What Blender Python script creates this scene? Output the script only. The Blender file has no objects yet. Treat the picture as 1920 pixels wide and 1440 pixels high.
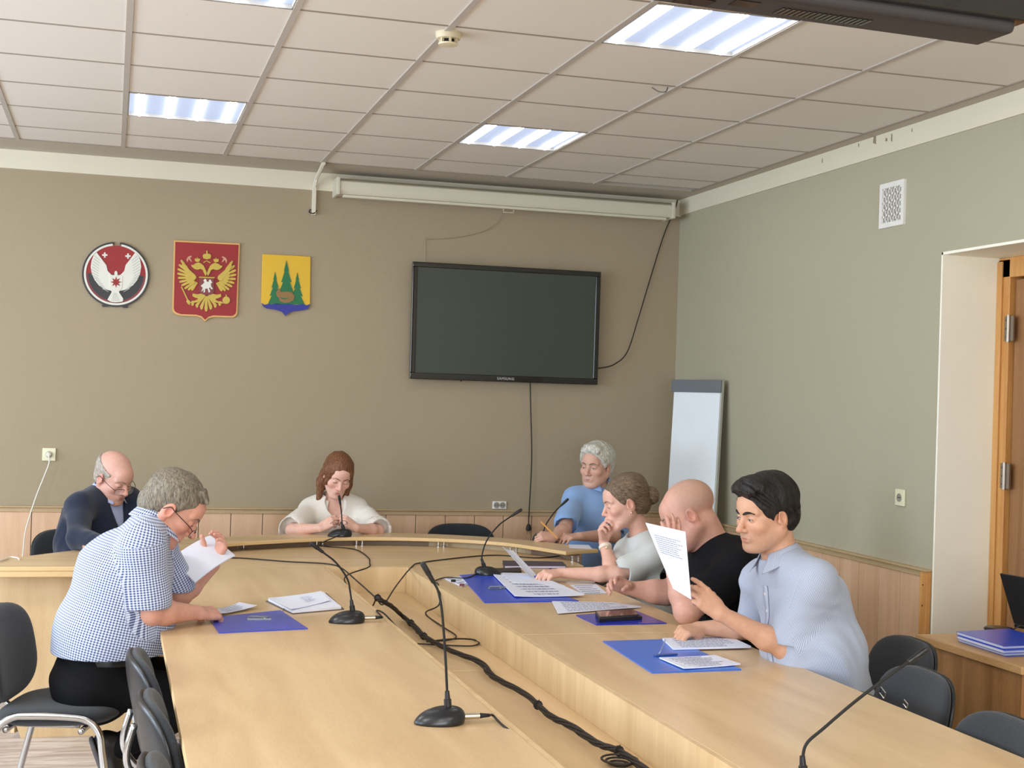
import bpy, math, random
import numpy as np
from mathutils import Vector, Matrix
from mathutils.bvhtree import BVHTree
random.seed(7)
R_ = math.radians
COL = bpy.context.scene.collection
SC = bpy.context.scene
# ------------------------------------------------------------------ camera
H = 3.07                                   # ceiling height
FPX = 2612.3
CAMP = np.array([0.5785, -8.857, H - 1.4366])
_y, _p, _r = 0.28007, 0.01027, 0.03223
_f = np.array([math.cos(_p)*math.sin(_y), math.cos(_p)*math.cos(_y), math.sin(_p)])
_rt = np.array([math.cos(_y), -math.sin(_y), 0.0]); _up = np.cross(_rt, _f)
CA = math.cos(_r)*_rt + math.sin(_r)*_up; CB = -math.sin(_r)*_rt + math.cos(_r)*_up; CF = _f
cam_d = bpy.data.cameras.new('camera'); cam = bpy.data.objects.new('camera', cam_d); COL.objects.link(cam)
cam_d.sensor_width = 36; cam_d.lens = FPX/1920*36; cam_d.clip_start = .05
cam.matrix_world = Matrix(((CA[0], CB[0], -CF[0], CAMP[0]), (CA[1], CB[1], -CF[1], CAMP[1]), (CA[2], CB[2], -CF[2], CAMP[2]), (0, 0, 0, 1)))
SC.camera = cam
SC.view_settings.view_transform = 'Standard'; SC.view_settings.look = 'None'; SC.view_settings.gamma = 1
SC.view_settings.use_curve_mapping = False
SC.view_settings.exposure = 0.13
# ------------------------------------------------------------------ world and daylight
w = bpy.data.worlds.new('world'); SC.world = w; w.use_nodes = True
w.node_tree.nodes['Background'].inputs[0].default_value = (.62, .78, 1, 1)
w.node_tree.nodes['Background'].inputs[1].default_value = 1.0
YR = -11.0
def area(name, loc, rot, sx, sy, power, col):
    l = bpy.data.lights.new(name, 'AREA'); l.shape = 'RECTANGLE'; l.size = sx; l.size_y = sy
    l.energy = power; l.color = col
    o = bpy.data.objects.new(name, l); COL.objects.link(o); o.location = loc; o.rotation_euler = rot
    return o
for yy in (-1.6, -4.2, -6.8):               # daylight through the three windows of the left wall
    area('window_daylight', (-3.42, yy, 1.75), (0, R_(-90), 0), 1.7, 1.7, 102, (.70, .84, 1.0))
for xx, yy in ((.9, -8.7), (2.7, -8.7), (-.9, -6.3), (-.9, -3.9)):     # ceiling panels beyond the frame
    area('ceiling_panel_light', (xx, yy, H-.03), (0, 0, 0), .56, .56, 30, (1, .97, .92))

area('rear_daylight', (.6, YR+.05, 1.75), (R_(90), 0, 0), 4.2, 1.7, 205, (.88, .93, 1.0))     # windows of the end wall behind the camera
def ray(u, v): return CF + (u-960)/FPX*CA - (v-720)/FPX*CB
def W(u, v, y):                             # world point seen at photo pixel (u, v) on the plane Y = y
    d = ray(u, v); t = (y-CAMP[1])/d[1]; return CAMP + t*d
def WX(u, v, x):
    d = ray(u, v); t = (x-CAMP[0])/d[0]; return CAMP + t*d
def WZ(u, v, z):
    d = ray(u, v); t = (z-CAMP[2])/d[2]; return CAMP + t*d

# ------------------------------------------------------------------ materials
def lin(c):
    return tuple((x/12.92 if x <= .04045 else ((x+.055)/1.055)**2.4) for x in [v/255 for v in c]) + (1,)
MATS = {}
class NB:
    def __init__(s, name):
        s.m = bpy.data.materials.new(name); s.m.use_nodes = True; s.t = s.m.node_tree
        s.b = s.t.nodes['Principled BSDF']
    def n(s, typ, **kw):
        x = s.t.nodes.new(typ)
        for k, v in kw.items():
            if k.startswith('i_'): x.inputs[k[2:].replace('_', ' ')].default_value = v
            else: setattr(x, k, v)
        return x
    def l(s, a, b): s.t.links.new(a, b)
def mat(name, rgb, rough=.5, metal=0, noise=0, nscale=8, bump=0, bscale=60, spec=.5, stretch=None, coat=0, emit=None, estr=0, alpha=None, sheen=0):
    if name in MATS: return MATS[name]
    nb = NB(name); b = nb.b; c = lin(rgb)
    b.inputs['Base Color'].default_value = c; b.inputs['Roughness'].default_value = rough
    b.inputs['Metallic'].default_value = metal; b.inputs['Specular IOR Level'].default_value = spec
    b.inputs['Coat Weight'].default_value = coat; b.inputs['Sheen Weight'].default_value = sheen
    if emit: b.inputs['Emission Color'].default_value = lin(emit); b.inputs['Emission Strength'].default_value = estr
    if alpha is not None: b.inputs['Alpha'].default_value = alpha
    tc = nb.n('ShaderNodeTexCoord'); mp = nb.n('ShaderNodeMapping'); nb.l(tc.outputs['Object'], mp.inputs[0])
    if stretch: mp.inputs['Scale'].default_value = stretch
    nz = nb.n('ShaderNodeTexNoise'); nz.inputs['Scale'].default_value = nscale; nz.inputs['Detail'].default_value = 5
    nb.l(mp.outputs[0], nz.inputs[0])
    mx = nb.n('ShaderNodeMix', data_type='RGBA')
    k = max(noise, .03)
    mx.inputs[6].default_value = tuple(x*(1-k) for x in c[:3])+(1,); mx.inputs[7].default_value = tuple(min(1, x*(1+k)) for x in c[:3])+(1,)
    nb.l(nz.outputs[0], mx.inputs[0]); nb.l(mx.outputs[2], b.inputs['Base Color'])
    if bump:
        n2 = nb.n('ShaderNodeTexNoise'); n2.inputs['Scale'].default_value = bscale; n2.inputs['Detail'].default_value = 4
        nb.l(mp.outputs[0], n2.inputs[0])
        bp = nb.n('ShaderNodeBump'); bp.inputs['Strength'].default_value = bump; bp.inputs['Distance'].default_value = .01
        nb.l(n2.outputs[0], bp.inputs['Height']); nb.l(bp.outputs[0], b.inputs['Normal'])
    MATS[name] = nb.m; return nb.m
def wood(name, base, dark, scale=(1, 1, 1), rough=.4, gs=3.0, contrast=.5, fine=55):
    """wood with soft streaky grain; scale stretches the grain along the short-scaled axis"""
    if name in MATS: return MATS[name]
    nb = NB(name); b = nb.b
    tc = nb.n('ShaderNodeTexCoord'); mp = nb.n('ShaderNodeMapping'); mp.inputs['Scale'].default_value = scale
    nb.l(tc.outputs['Object'], mp.inputs[0])
    n1 = nb.n('ShaderNodeTexNoise'); n1.inputs['Scale'].default_value = gs; n1.inputs['Detail'].default_value = 6; n1.inputs['Distortion'].default_value = .6
    n2 = nb.n('ShaderNodeTexNoise'); n2.inputs['Scale'].default_value = fine; n2.inputs['Detail'].default_value = 3
    nb.l(mp.outputs[0], n1.inputs[0]); nb.l(mp.outputs[0], n2.inputs[0])
    ad = nb.n('ShaderNodeMath', operation='MULTIPLY_ADD'); ad.inputs[1].default_value = .35
    nb.l(n2.outputs[0], ad.inputs[0]); nb.l(n1.outputs[0], ad.inputs[2])
    cr = nb.n('ShaderNodeValToRGB'); e = cr.color_ramp.elements
    e[0].position = .5; e[0].color = lin(dark); e[1].position = .82; e[1].color = lin(base)
    nb.l(ad.outputs[0], cr.inputs[0]); nb.l(cr.outputs[0], b.inputs['Base Color'])
    b.inputs['Roughness'].default_value = rough
    MATS[name] = nb.m; return nb.m

# ------------------------------------------------------------------ object helpers
def link(name, me, m=None, parent=None, loc=None, smooth=False):
    o = bpy.data.objects.new(name, me); COL.objects.link(o)
    if m is not None and hasattr(me, 'materials'):
        for x in (m if isinstance(m, (list, tuple)) else [m]): me.materials.append(x)
    if smooth: me.shade_smooth()
    if parent is not None:
        o.parent = parent; o.matrix_parent_inverse = parent.matrix_world.inverted()
    return o
def tag(o, label=None, cat=None, group=None, kind=None):
    if label: o['label'] = label
    if cat: o['category'] = cat
    if group: o['group'] = group
    if kind: o['kind'] = kind
    return o
def thing(name, label, cat, loc=(0, 0, 0), rz=0, group=None):
    o = bpy.data.objects.new(name, None); COL.objects.link(o); o.empty_display_size = .05
    o.matrix_world = Matrix.Translation(Vector(loc)) @ Matrix.Rotation(rz, 4, 'Z')
    return tag(o, label, cat, group)
def copy_tree(o, parent=None):
    c = o.copy(); COL.objects.link(c)
    if parent is not None: c.parent = parent
    for ch in o.children: copy_tree(ch, c)
    return c
class MB:
    """collects verts and faces of one part"""
    def __init__(s): s.v = []; s.f = []; s.mi = []
    def add(s, vs, fs, mi=0):
        n = len(s.v); s.v += [tuple(float(c) for c in v) for v in vs]; s.f += [tuple(i+n for i in f) for f in fs]; s.mi += [mi]*len(fs); return s
    def box(s, lo, hi, mi=0, M=None):
        x0, y0, z0 = lo; x1, y1, z1 = hi
        vs = [(x0, y0, z0), (x1, y0, z0), (x1, y1, z0), (x0, y1, z0), (x0, y0, z1), (x1, y0, z1), (x1, y1, z1), (x0, y1, z1)]
        if M is not None: vs = [tuple(M @ Vector(v)) for v in vs]
        return s.add(vs, [(0, 3, 2, 1), (4, 5, 6, 7), (0, 1, 5, 4), (1, 2, 6, 5), (2, 3, 7, 6), (3, 0, 4, 7)], mi)
    def tube(s, pts, r, n=8, closed=False, mi=0, smooth=0, caps=True):
        P = [Vector([float(c) for c in p]) for p in pts]
        if smooth: P = catmull(P, smooth)
        N = len(P); rr = r if callable(r) else (lambda t: r)
        t0 = (P[1]-P[0]).normalized(); a = t0.orthogonal().normalized(); rings = []
        for i, p in enumerate(P):
            t = (P[min(i+1, N-1)]-P[max(i-1, 0)]).normalized()
            if t.length == 0: t = t0
            q = t0.rotation_difference(t); a = (q @ a); a = (a - t*a.dot(t)).normalized(); b = t.cross(a); t0 = t
            ra = rr(i/(N-1))
            rings.append([p + (a*math.cos(2*math.pi*k/n)+b*math.sin(2*math.pi*k/n))*ra for k in range(n)])
        vs = [v for r_ in rings for v in r_]
        fs = [(i*n+k, i*n+(k+1) % n, (i+1)*n+(k+1) % n, (i+1)*n+k) for i in range(N-1) for k in range(n)]
        if caps: fs += [tuple(range(n))[::-1], tuple((N-1)*n+k for k in range(n))]
        return s.add(vs, fs, mi)
    def lathe(s, prof, c=(0, 0, 0), n=24, M=None, mi=0):
        vs = []; 
        for (r, z) in prof:
            for k in range(n):
                v = Vector((r*math.cos(2*math.pi*k/n), r*math.sin(2*math.pi*k/n), z))
                if M is not None: v = M @ v
                vs.append(v+Vector(c))
        m = len(prof)
        fs = [(i*n+k, i*n+(k+1) % n, (i+1)*n+(k+1) % n, (i+1)*n+k) for i in range(m-1) for k in range(n)]
        fs += [tuple(range(n))[::-1], tuple((m-1)*n+k for k in range(n))]
        return s.add(vs, fs, mi)
    def prism(s, poly, z0, z1, M=None, mi=0):
        n = len(poly); a = sum(poly[i][0]*poly[(i+1) % n][1]-poly[(i+1) % n][0]*poly[i][1] for i in range(n))
        if a < 0: poly = poly[::-1]
        vs = [Vector((p[0], p[1], z0)) for p in poly]+[Vector((p[0], p[1], z1)) for p in poly]
        if M is not None: vs = [M @ v for v in vs]
        fs = [tuple(range(n))[::-1], tuple(range(n, 2*n))]+[(i, (i+1) % n, n+(i+1) % n, n+i) for i in range(n)]
        return s.add(vs, fs, mi)
    def loft(s, A, B, mi=0):
        n = len(A); return s.add(list(A)+list(B), [(i, i+1, n+i+1, n+i) for i in range(n-1)], mi)
    def build(s, name, m=None, parent=None, smooth=False, bevel=0, bseg=2, auto=False):
        me = bpy.data.meshes.new(name); me.from_pydata(s.v, [], s.f); me.update()
        o = link(name, me, m, parent)
        if any(s.mi): me.polygons.foreach_set('material_index', s.mi)
        if smooth: me.shade_smooth()
        if auto: me.shade_smooth(); me.set_sharp_from_angle(angle=R_(35))
        if bevel:
            b = o.modifiers.new('bevel', 'BEVEL'); b.width = bevel; b.segments = bseg; b.limit_method = 'ANGLE'; b.angle_limit = R_(40)
            me.shade_smooth(); w_ = o.modifiers.new('wn', 'WEIGHTED_NORMAL'); w_.keep_sharp = True
        return o
def catmull(P, k):
    P = [Vector([float(c) for c in p]) for p in P]; out = []
    Q = [P[0]*2-P[1]]+P+[P[-1]*2-P[-2]]
    for i in range(1, len(Q)-2):
        a, b, c, d = Q[i-1:i+3]
        for j in range(k):
            t = j/k; out.append(.5*((2*b)+(c-a)*t+(2*a-5*b+4*c-d)*t*t+(3*b-a-3*c+d)*t**3))
    return out+[P[-1]]
def boxo(name, lo, hi, m, parent=None, bevel=0): return MB().box(lo, hi).build(name, m, parent, bevel=bevel)
def struct(o): o['kind'] = 'structure'; return o
def sup(th, w, h, n=3.2):
    c, s_ = math.cos(th), math.sin(th)
    return (w/2*math.copysign(abs(c)**(2/n), c), h/2*math.copysign(abs(s_)**(2/n), s_))
def pad(name, w, h, t, m, parent, M, bend=0, n=3.0, rings=10, seg=40, flatback=False):
    vs = []; fs = []
    def ring(rho, side):
        for k in range(seg):
            x, y = sup(2*math.pi*k/seg, w, h, n); x *= rho; y *= rho
            z = side*t/2*(max(0, 1-rho**5))**.5
            if flatback and side < 0: z *= .55
            vs.append(M @ Vector((x, y, z+bend*(x*x)/(w*w/4))))
    rh = [math.sin(math.pi/2*(i+1)/rings) for i in range(rings)]
    for r_ in rh: ring(r_, 1)
    for r_ in rh[::-1][1:]: ring(r_, -1)
    nr = 2*rings-1
    for i in range(nr-1):
        for k in range(seg): fs.append((i*seg+k, (i+1)*seg+k, (i+1)*seg+(k+1) % seg, i*seg+(k+1) % seg))
    fs.append(tuple(range(seg))); fs.append(tuple((nr-1)*seg+k for k in range(seg))[::-1])
    return MB().add(vs, fs).build(name, m, parent, smooth=True)
def join_pts(*a): return [tuple(map(float, p)) for p in a]
# ------------------------------------------------------------------ implicit-surface modelling (people, hair, clothes)
F4 = np.float32
def smin(a, b, k):
    if k <= 0: return np.minimum(a, b)
    h = np.clip(.5+.5*(b-a)/k, 0, 1); return b*(1-h)+a*h-k*h*(1-h)
def smax(a, b, k): return -smin(-a, -b, k)
class Fr:
    """local frame: x = right, y = forward, z = up"""
    def __init__(s, T, R=None, sc=1.0): s.T = np.array(T, float); s.R = np.eye(3) if R is None else np.array(R, float); s.s = sc
    def p(s, v): return s.T+s.R@(np.array(v, float)*s.s)
    def inv(s, P): return ((P-s.T)@s.R)/s.s
def rot(yaw=0, pitch=0, roll=0):
    """facing angle yaw (deg, world), pitch>0 nods down, roll tilts to own right"""
    return np.array(Matrix.Rotation(R_(yaw-90), 3, 'Z') @ Matrix.Rotation(R_(-pitch), 3, 'X') @ Matrix.Rotation(R_(roll), 3, 'Y'))
class SDF:
    def __init__(s): s.ops = []
    def _add(s, fn, lo, hi, op, k): s.ops.append((fn, np.array(lo), np.array(hi), op, k)); return s
    def cap(s, a, b, ra, rb=None, k=.02, op='u', sq=None, flat=False):
        """tapered capsule; sq=(dir, factor) widens it along dir; flat: flat ends"""
        rb = ra if rb is None else rb; a = np.array(a, float); b = np.array(b, float); ba = b-a; L2 = max(ba@ba, 1e-9); L = L2**.5
        if sq is not None:
            dv = np.array(sq[0], float); dv = dv/np.linalg.norm(dv); fc = sq[1]
        def fn(X, Y, Z):
            px, py, pz = X-a[0], Y-a[1], Z-a[2]
            if sq is not None:
                q = (px*dv[0]+py*dv[1]+pz*dv[2])*(1/fc-1); px = px+q*dv[0]; py = py+q*dv[1]; pz = pz+q*dv[2]
            t0 = (px*ba[0]+py*ba[1]+pz*ba[2])/L2; t = np.clip(t0, 0, 1)
            d = np.sqrt((px-t*ba[0])**2+(py-t*ba[1])**2+(pz-t*ba[2])**2)
            if flat:
                tt = t0*L
                dr = np.sqrt((px-t0*ba[0])**2+(py-t0*ba[1])**2+(pz-t0*ba[2])**2)-(ra+np.clip(t0, 0, 1)*(rb-ra))
                return np.maximum(dr, np.maximum(-tt, tt-L))
            return d-(ra+t*(rb-ra))
        m = max(ra, rb)*(sq[1] if sq is not None else 1)*1.02
        return s._add(fn, np.minimum(a, b)-m, np.maximum(a, b)+m, op, k)
    def ell(s, c, r, R=None, k=.02, op='u', F=None):
        c = np.array(c, float); r = np.array(r, float); R = np.eye(3) if R is None else np.array(R)
        if F is not None: c = F.p(c); R = F.R@R; r = r*F.s
        def fn(X, Y, Z):
            px, py, pz = X-c[0], Y-c[1], Z-c[2]
            x = (px*R[0, 0]+py*R[1, 0]+pz*R[2, 0]); y = (px*R[0, 1]+py*R[1, 1]+pz*R[2, 1]); z = (px*R[0, 2]+py*R[1, 2]+pz*R[2, 2])
            k0 = np.sqrt((x/r[0])**2+(y/r[1])**2+(z/r[2])**2); k1 = np.sqrt((x/r[0]**2)**2+(y/r[1]**2)**2+(z/r[2]**2)**2)
            return k0*(k0-1)/(k1+1e-6)
        m = np.abs(R)@r
        return s._add(fn, c-m, c+m, op, k)
    def hcap(s, F, a, b, ra, rb=None, k=.01, op='u', sq=None):
        rb = ra if rb is None else rb
        if sq is not None: sq = (F.R@np.array(sq[0], float), sq[1])
        return s.cap(F.p(a), F.p(b), ra*F.s, rb*F.s, k*F.s, op, sq)
    def cut(s, p, n, k=.004, lo=None, hi=None):
        """remove everything on the side n points to"""
        p = np.array(p, float); n = np.array(n, float); n = n/np.linalg.norm(n)
        def fn(X, Y, Z): return -((X-p[0])*n[0]+(Y-p[1])*n[1]+(Z-p[2])*n[2])
        lo = np.array([-99.]*3) if lo is None else lo; hi = np.array([99.]*3) if hi is None else hi
        return s._add(fn, lo, hi, 's', k)
    def disp(s, fn): s.ops.append((fn, None, None, 'd', 0)); return s
    def mesh(s, h):
        us = [o for o in s.ops if o[3] == 'u']
        lo = np.min([o[1] for o in us], 0)-3*h; hi = np.max([o[2] for o in us], 0)+3*h
        n = np.ceil((hi-lo)/h).astype(int)+1
        ax = [(lo[i]+h*np.arange(n[i])).astype(F4) for i in range(3)]
        D = np.full(tuple(n), .06, F4)
        for fn, l, u, op, k in s.ops:
            if op == 'd':
                D += fn(ax[0][:, None, None], ax[1][None, :, None], ax[2][None, None, :]).astype(F4); continue
            m = k+2.5*h
            i0 = np.clip(np.floor((l-m-lo)/h).astype(int), 0, n); i1 = np.clip(np.ceil((u+m-lo)/h).astype(int)+1, 0, n)
            if (i1 <= i0).any(): continue
            sl = tuple(slice(a, b) for a, b in zip(i0, i1))
            v = fn(ax[0][sl[0]][:, None, None], ax[1][sl[1]][None, :, None], ax[2][sl[2]][None, None, :]).astype(F4)
            if op == 'u': D[sl] = smin(D[sl], v, k)
            else: D[sl] = smax(D[sl], -v, k)
        return surface_nets(D, lo, h)
def surface_nets(D, lo, h):
    S = D < 0; nx, ny, nz = D.shape
    A = S[:-1, :-1, :-1].astype(np.int8)
    cnt = np.zeros(A.shape, np.int8)
    for i in (0, 1):
        for j in (0, 1):
            for k in (0, 1): cnt += S[i:nx-1+i, j:ny-1+j, k:nz-1+k]
    idx = np.argwhere((cnt > 0) & (cnt < 8)); N = len(idx)
    cid = np.full(A.shape, -1, np.int32); cid[idx[:, 0], idx[:, 1], idx[:, 2]] = np.arange(N)
    acc = np.zeros((N, 3)); c = np.zeros(N)
    cor = [(i, j, k) for i in (0, 1) for j in (0, 1) for k in (0, 1)]
    val = {q: D[idx[:, 0]+q[0], idx[:, 1]+q[1], idx[:, 2]+q[2]] for q in cor}
    for q in cor:
        for a in range(3):
            if q[a] == 0:
                q2 = list(q); q2[a] = 1; q2 = tuple(q2); d0, d1 = val[q], val[q2]
                m = (d0 < 0) != (d1 < 0); t = np.zeros(N); t[m] = d0[m]/(d0[m]-d1[m])
                P = np.tile(np.array(q, float), (N, 1)); P[:, a] = t
                acc[m] += P[m]; c[m] += 1
    V = lo+(idx+acc/c[:, None])*h
    F = []
    for a in range(3):
        b, e = [(1, 2), (2, 0), (0, 1)][a]
        s0 = [slice(0, None)]*3; s1 = [slice(0, None)]*3; s0[a] = slice(0, -1); s1[a] = slice(1, None)
        X = S[tuple(s0)] != S[tuple(s1)]
        g = np.argwhere(X); g = g[(g[:, b] > 0) & (g[:, e] > 0) & (g[:, b] < D.shape[b]-1) & (g[:, e] < D.shape[e]-1)]
        fl = S[tuple(s0)][g[:, 0], g[:, 1], g[:, 2]]
        q = []
        for (ob, oe) in ((-1, -1), (0, -1), (0, 0), (-1, 0)):
            k = g.copy(); k[:, b] += ob; k[:, e] += oe; q.append(cid[k[:, 0], k[:, 1], k[:, 2]])
        q = np.stack(q, 1); q[~fl] = q[~fl][:, ::-1]; F.append(q)
    F = np.concatenate(F); F = F[(F >= 0).all(1)]
    # one light smoothing pass
    for lam in (.5, -.5):
        s_ = np.zeros_like(V); cc = np.zeros(len(V))
        for i in range(4):
            a_, b_ = F[:, i], F[:, (i+1) % 4]
            np.add.at(s_, a_, V[b_]); np.add.at(cc, a_, 1)
        cc[cc == 0] = 1
        V = V+lam*(s_/cc[:, None]-V)
    return V, F
def np_mesh(name, V, F, m, parent=None, col=None, cuv=None):
    me = bpy.data.meshes.new(name); n = len(F)
    me.vertices.add(len(V)); me.vertices.foreach_set('co', V.astype(F4).ravel())
    me.loops.add(4*n); me.loops.foreach_set('vertex_index', F.astype(np.int32).ravel())
    me.polygons.add(n); me.polygons.foreach_set('loop_start', np.arange(0, 4*n, 4, dtype=np.int32))
    me.update(calc_edges=True); me.validate()
    if col is not None:
        a = me.color_attributes.new('tone', 'FLOAT_COLOR', 'POINT'); a.data.foreach_set('color', np.concatenate([col, np.ones((len(V), 1))], 1).astype(F4).ravel())
    if cuv is not None:
        a = me.attributes.new('cuv', 'FLOAT_VECTOR', 'POINT'); a.data.foreach_set('vector', cuv.astype(F4).ravel())
    o = link(name, me, m, parent); me.shade_smooth(); return o
def wrinkle(amp, f=26, seed=0, ax=(.3, .5, .8)):
    a = np.array(ax)/np.linalg.norm(ax); p = seed*1.7
    def fn(X, Y, Z):
        q = X*a[0]+Y*a[1]+Z*a[2]; r = X*a[1]-Y*a[2]+Z*a[0]; s = Y*a[0]-Z*a[1]+X*a[2]
        t = np.sin(q*f+2.2*np.sin(r*f*.45+p)+1.3*np.sin(s*f*.6+2*p))
        return amp*(t*np.abs(t))*(.55+.45*np.sin(s*f*.35+p+1))
    return fn

# ------------------------------------------------------------------ head, hand, body
def skin_mat():
    nb = NB('skin'); b = nb.b
    a = nb.n('ShaderNodeVertexColor', layer_name='tone')
    tc = nb.n('ShaderNodeTexCoord'); nz = nb.n('ShaderNodeTexNoise'); nz.inputs['Scale'].default_value = 55; nz.inputs['Detail'].default_value = 4
    nb.l(tc.outputs['Object'], nz.inputs[0])
    mr = nb.n('ShaderNodeMapRange'); mr.inputs['To Min'].default_value = .88; mr.inputs['To Max'].default_value = 1.12; nb.l(nz.outputs[0], mr.inputs[0])
    vm = nb.n('ShaderNodeVectorMath', operation='SCALE'); nb.l(a.outputs[0], vm.inputs[0]); nb.l(mr.outputs[0], vm.inputs['Scale'])
    nb.l(vm.outputs[0], b.inputs['Base Color'])
    b.inputs['Roughness'].default_value = .5; b.inputs['Specular IOR Level'].default_value = .4
    b.inputs['Subsurface Weight'].default_value = .12; b.inputs['Subsurface Radius'].default_value = (1, .35, .2); b.inputs['Subsurface Scale'].default_value = .008
    n2 = nb.n('ShaderNodeTexNoise'); n2.inputs['Scale'].default_value = 260; nb.l(tc.outputs['Object'], n2.inputs[0])
    bp = nb.n('ShaderNodeBump'); bp.inputs['Strength'].default_value = .12; bp.inputs['Distance'].default_value = .002
    nb.l(n2.outputs[0], bp.inputs['Height']); nb.l(bp.outputs[0], b.inputs['Normal'])
    return nb.m
SKIN = skin_mat()
def hair_mat(name, c1, c2, sc=(90, 14, 30)):
    nb = NB(name); b = nb.b
    tc = nb.n('ShaderNodeTexCoord'); mp = nb.n('ShaderNodeMapping'); mp.inputs['Scale'].default_value = sc
    nb.l(tc.outputs['Object'], mp.inputs[0])
    nz = nb.n('ShaderNodeTexNoise'); nz.inputs['Scale'].default_value = 1.6; nz.inputs['Detail'].default_value = 5; nz.inputs['Distortion'].default_value = 1.2
    nb.l(mp.outputs[0], nz.inputs[0])
    cr = nb.n('ShaderNodeValToRGB'); e = cr.color_ramp.elements; e[0].position = .35; e[1].position = .68; e[0].color = lin(c1); e[1].color = lin(c2)
    nb.l(nz.outputs[0], cr.inputs[0]); nb.l(cr.outputs[0], b.inputs['Base Color'])
    bp = nb.n('ShaderNodeBump'); bp.inputs['Strength'].default_value = .7; bp.inputs['Distance'].default_value = .006
    nb.l(nz.outputs[0], bp.inputs['Height']); nb.l(bp.outputs[0], b.inputs['Normal'])
    b.inputs['Roughness'].default_value = .5; b.inputs['Specular IOR Level'].default_value = .35
    return nb.m
def cranium(S, F, g=0, k=.02, op='u'):
    S.ell((0, -.022, .048), (.076+g, .098+g, .082+g), k=k, F=F, op=op)
def head(S, F, jaw=1.0, nose=1.0, male=1, fat=0, lids=.5, lips=1.0, k=.016):
    cranium(S, F)
    S.ell((0, .022, -.012), (.064+fat*.3, .066, .075), k=.03, F=F)                     # mid face
    S.ell((0, .028, -.060), ((.051 if male else .046)*jaw+fat, .057, .050), k=.03, F=F)                   # lower face
    for sx in (-1, 1):
        S.hcap(F, (sx*.056*jaw, -.012, -.045), (sx*.022, .062, -.096), .017+fat*.6, .016+fat*.3, k=.03)   # jaw
        S.ell((sx*.043, .058, -.020), (.022, .022, .020), k=.02, F=F)                  # cheekbone
        S.hcap(F, (sx*.010, .082, .026), (sx*.046, .068, .026), .010*(1.1 if male else .8), .007, k=.014)  # brow
        S.ell((sx*.032, .094, .006), (.018, .014, .0125), k=.012, op='s', F=F)         # socket
        S.ell((sx*.031, .072, .004), (.0155, .0145, .0135), k=.003, F=F)               # lid and ball
        # ear
        Rl = np.array(Matrix.Rotation(R_(-12*sx), 3, 'Z') @ Matrix.Rotation(R_(-12), 3, 'X'))
        S.ell((sx*.079, -.012, -.004), (.0095, .0195, .033), R=Rl, k=.006, F=F)
        S.ell((sx*.088, -.006, .002), (.0075, .0115, .020), R=Rl, k=.004, op='s', F=F)
        S.ell((sx*.079, .004, -.012), (.006, .005, .008), k=.004, F=F)
        S.ell((sx*.076, -.006, -.033), (.006, .008, .009), k=.005, F=F)
    S.ell((0, .062, .052), (.045, .030, .032), k=.03, F=F)                              # forehead
    S.hcap(F, (0, .083, .016), (0, .104+.004*nose, -.026), .0075, .0105*nose, k=.012)    # nose
    S.ell((0, .103+.006*nose, -.030), (.0115*nose, .011*nose, .0095*nose), k=.007, F=F)
    for sx in (-1, 1):
        S.ell((sx*.0125*nose, .094, -.033), (.0075, .0105, .0075), k=.006, F=F)
        S.ell((sx*.0065, .105, -.040), (.0033, .0045, .003), k=.003, op='s', F=F)
    S.ell((0, .076, -.058), (.029, .017, .019), k=.014, F=F)                            # muzzle
    S.hcap(F, (-.021, .0855, -.062), (.021, .0855, -.062), .0040*lips, k=.005)
    S.hcap(F, (-.015, .0885, -.0597), (.015, .0885, -.0597), .0042*lips, k=.004)
    S.hcap(F, (-.014, .0880, -.0692), (.014, .0880, -.0692), .0048*lips, k=.005)
    S.hcap(F, (-.023, .0935, -.0645), (.023, .0935, -.0645), .0016, k=.0025, op='s')
    S.ell((0, .074, -.098), (.022*jaw, .017, .015), k=.016, F=F)                        # chin
def tone_fn(F, base, lip, stubble=None, scalp=None, blush=.16):
    base = np.array(lin(base)[:3]); lip = np.array(lin(lip)[:3])
    def f(V):
        q = F.inv(V); C = np.tile(base, (len(V), 1))
        def mixin(w, c): 
            nonlocal C
            w = np.clip(w, 0, 1)[:, None]; C = C*(1-w)+np.array(c)*w
        inh = (np.abs(q[:, 0]) < .1) & (q[:, 1] > -.13) & (q[:, 1] < .13) & (q[:, 2] > -.13) & (q[:, 2] < .15)
        g = lambda c, r: np.exp(-np.sum(((q-np.array(c))/np.array(r))**2, 1))*inh
        red = base*np.array([1.02, .72, .68])
        for sx in (-1, 1):
            mixin(g((sx*.045, .07, -.03), (.025, .03, .02))*blush*3, red)
            mixin(g((sx*.083, -.01, 0), (.012, .03, .04))*blush*3, red)
        mixin(g((0, .11, -.03), (.016, .02, .014))*blush*3.2, red)
        lz = g((0, .094, -.0645), (.020, .012, .0085)); mixin(np.clip(lz*2.2-.9, 0, 1)*.85, lip)
        if scalp is not None: mixin(np.clip((q[:, 2]-.0)/.03, 0, 1)*np.clip((.03-q[:, 1])/.03, 0, 1)*inh*scalp[1], lin(scalp[0])[:3])
        if stubble is not None:
            mixin(np.clip((-.03-q[:, 2])/.02, 0, 1)*np.clip((q[:, 1]-.0)/.03, 0, 1)*inh*stubble[1]*(1-np.clip(lz*2.2-.9, 0, 1)), lin(stubble[0])[:3])
        return C
    return f
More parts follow.
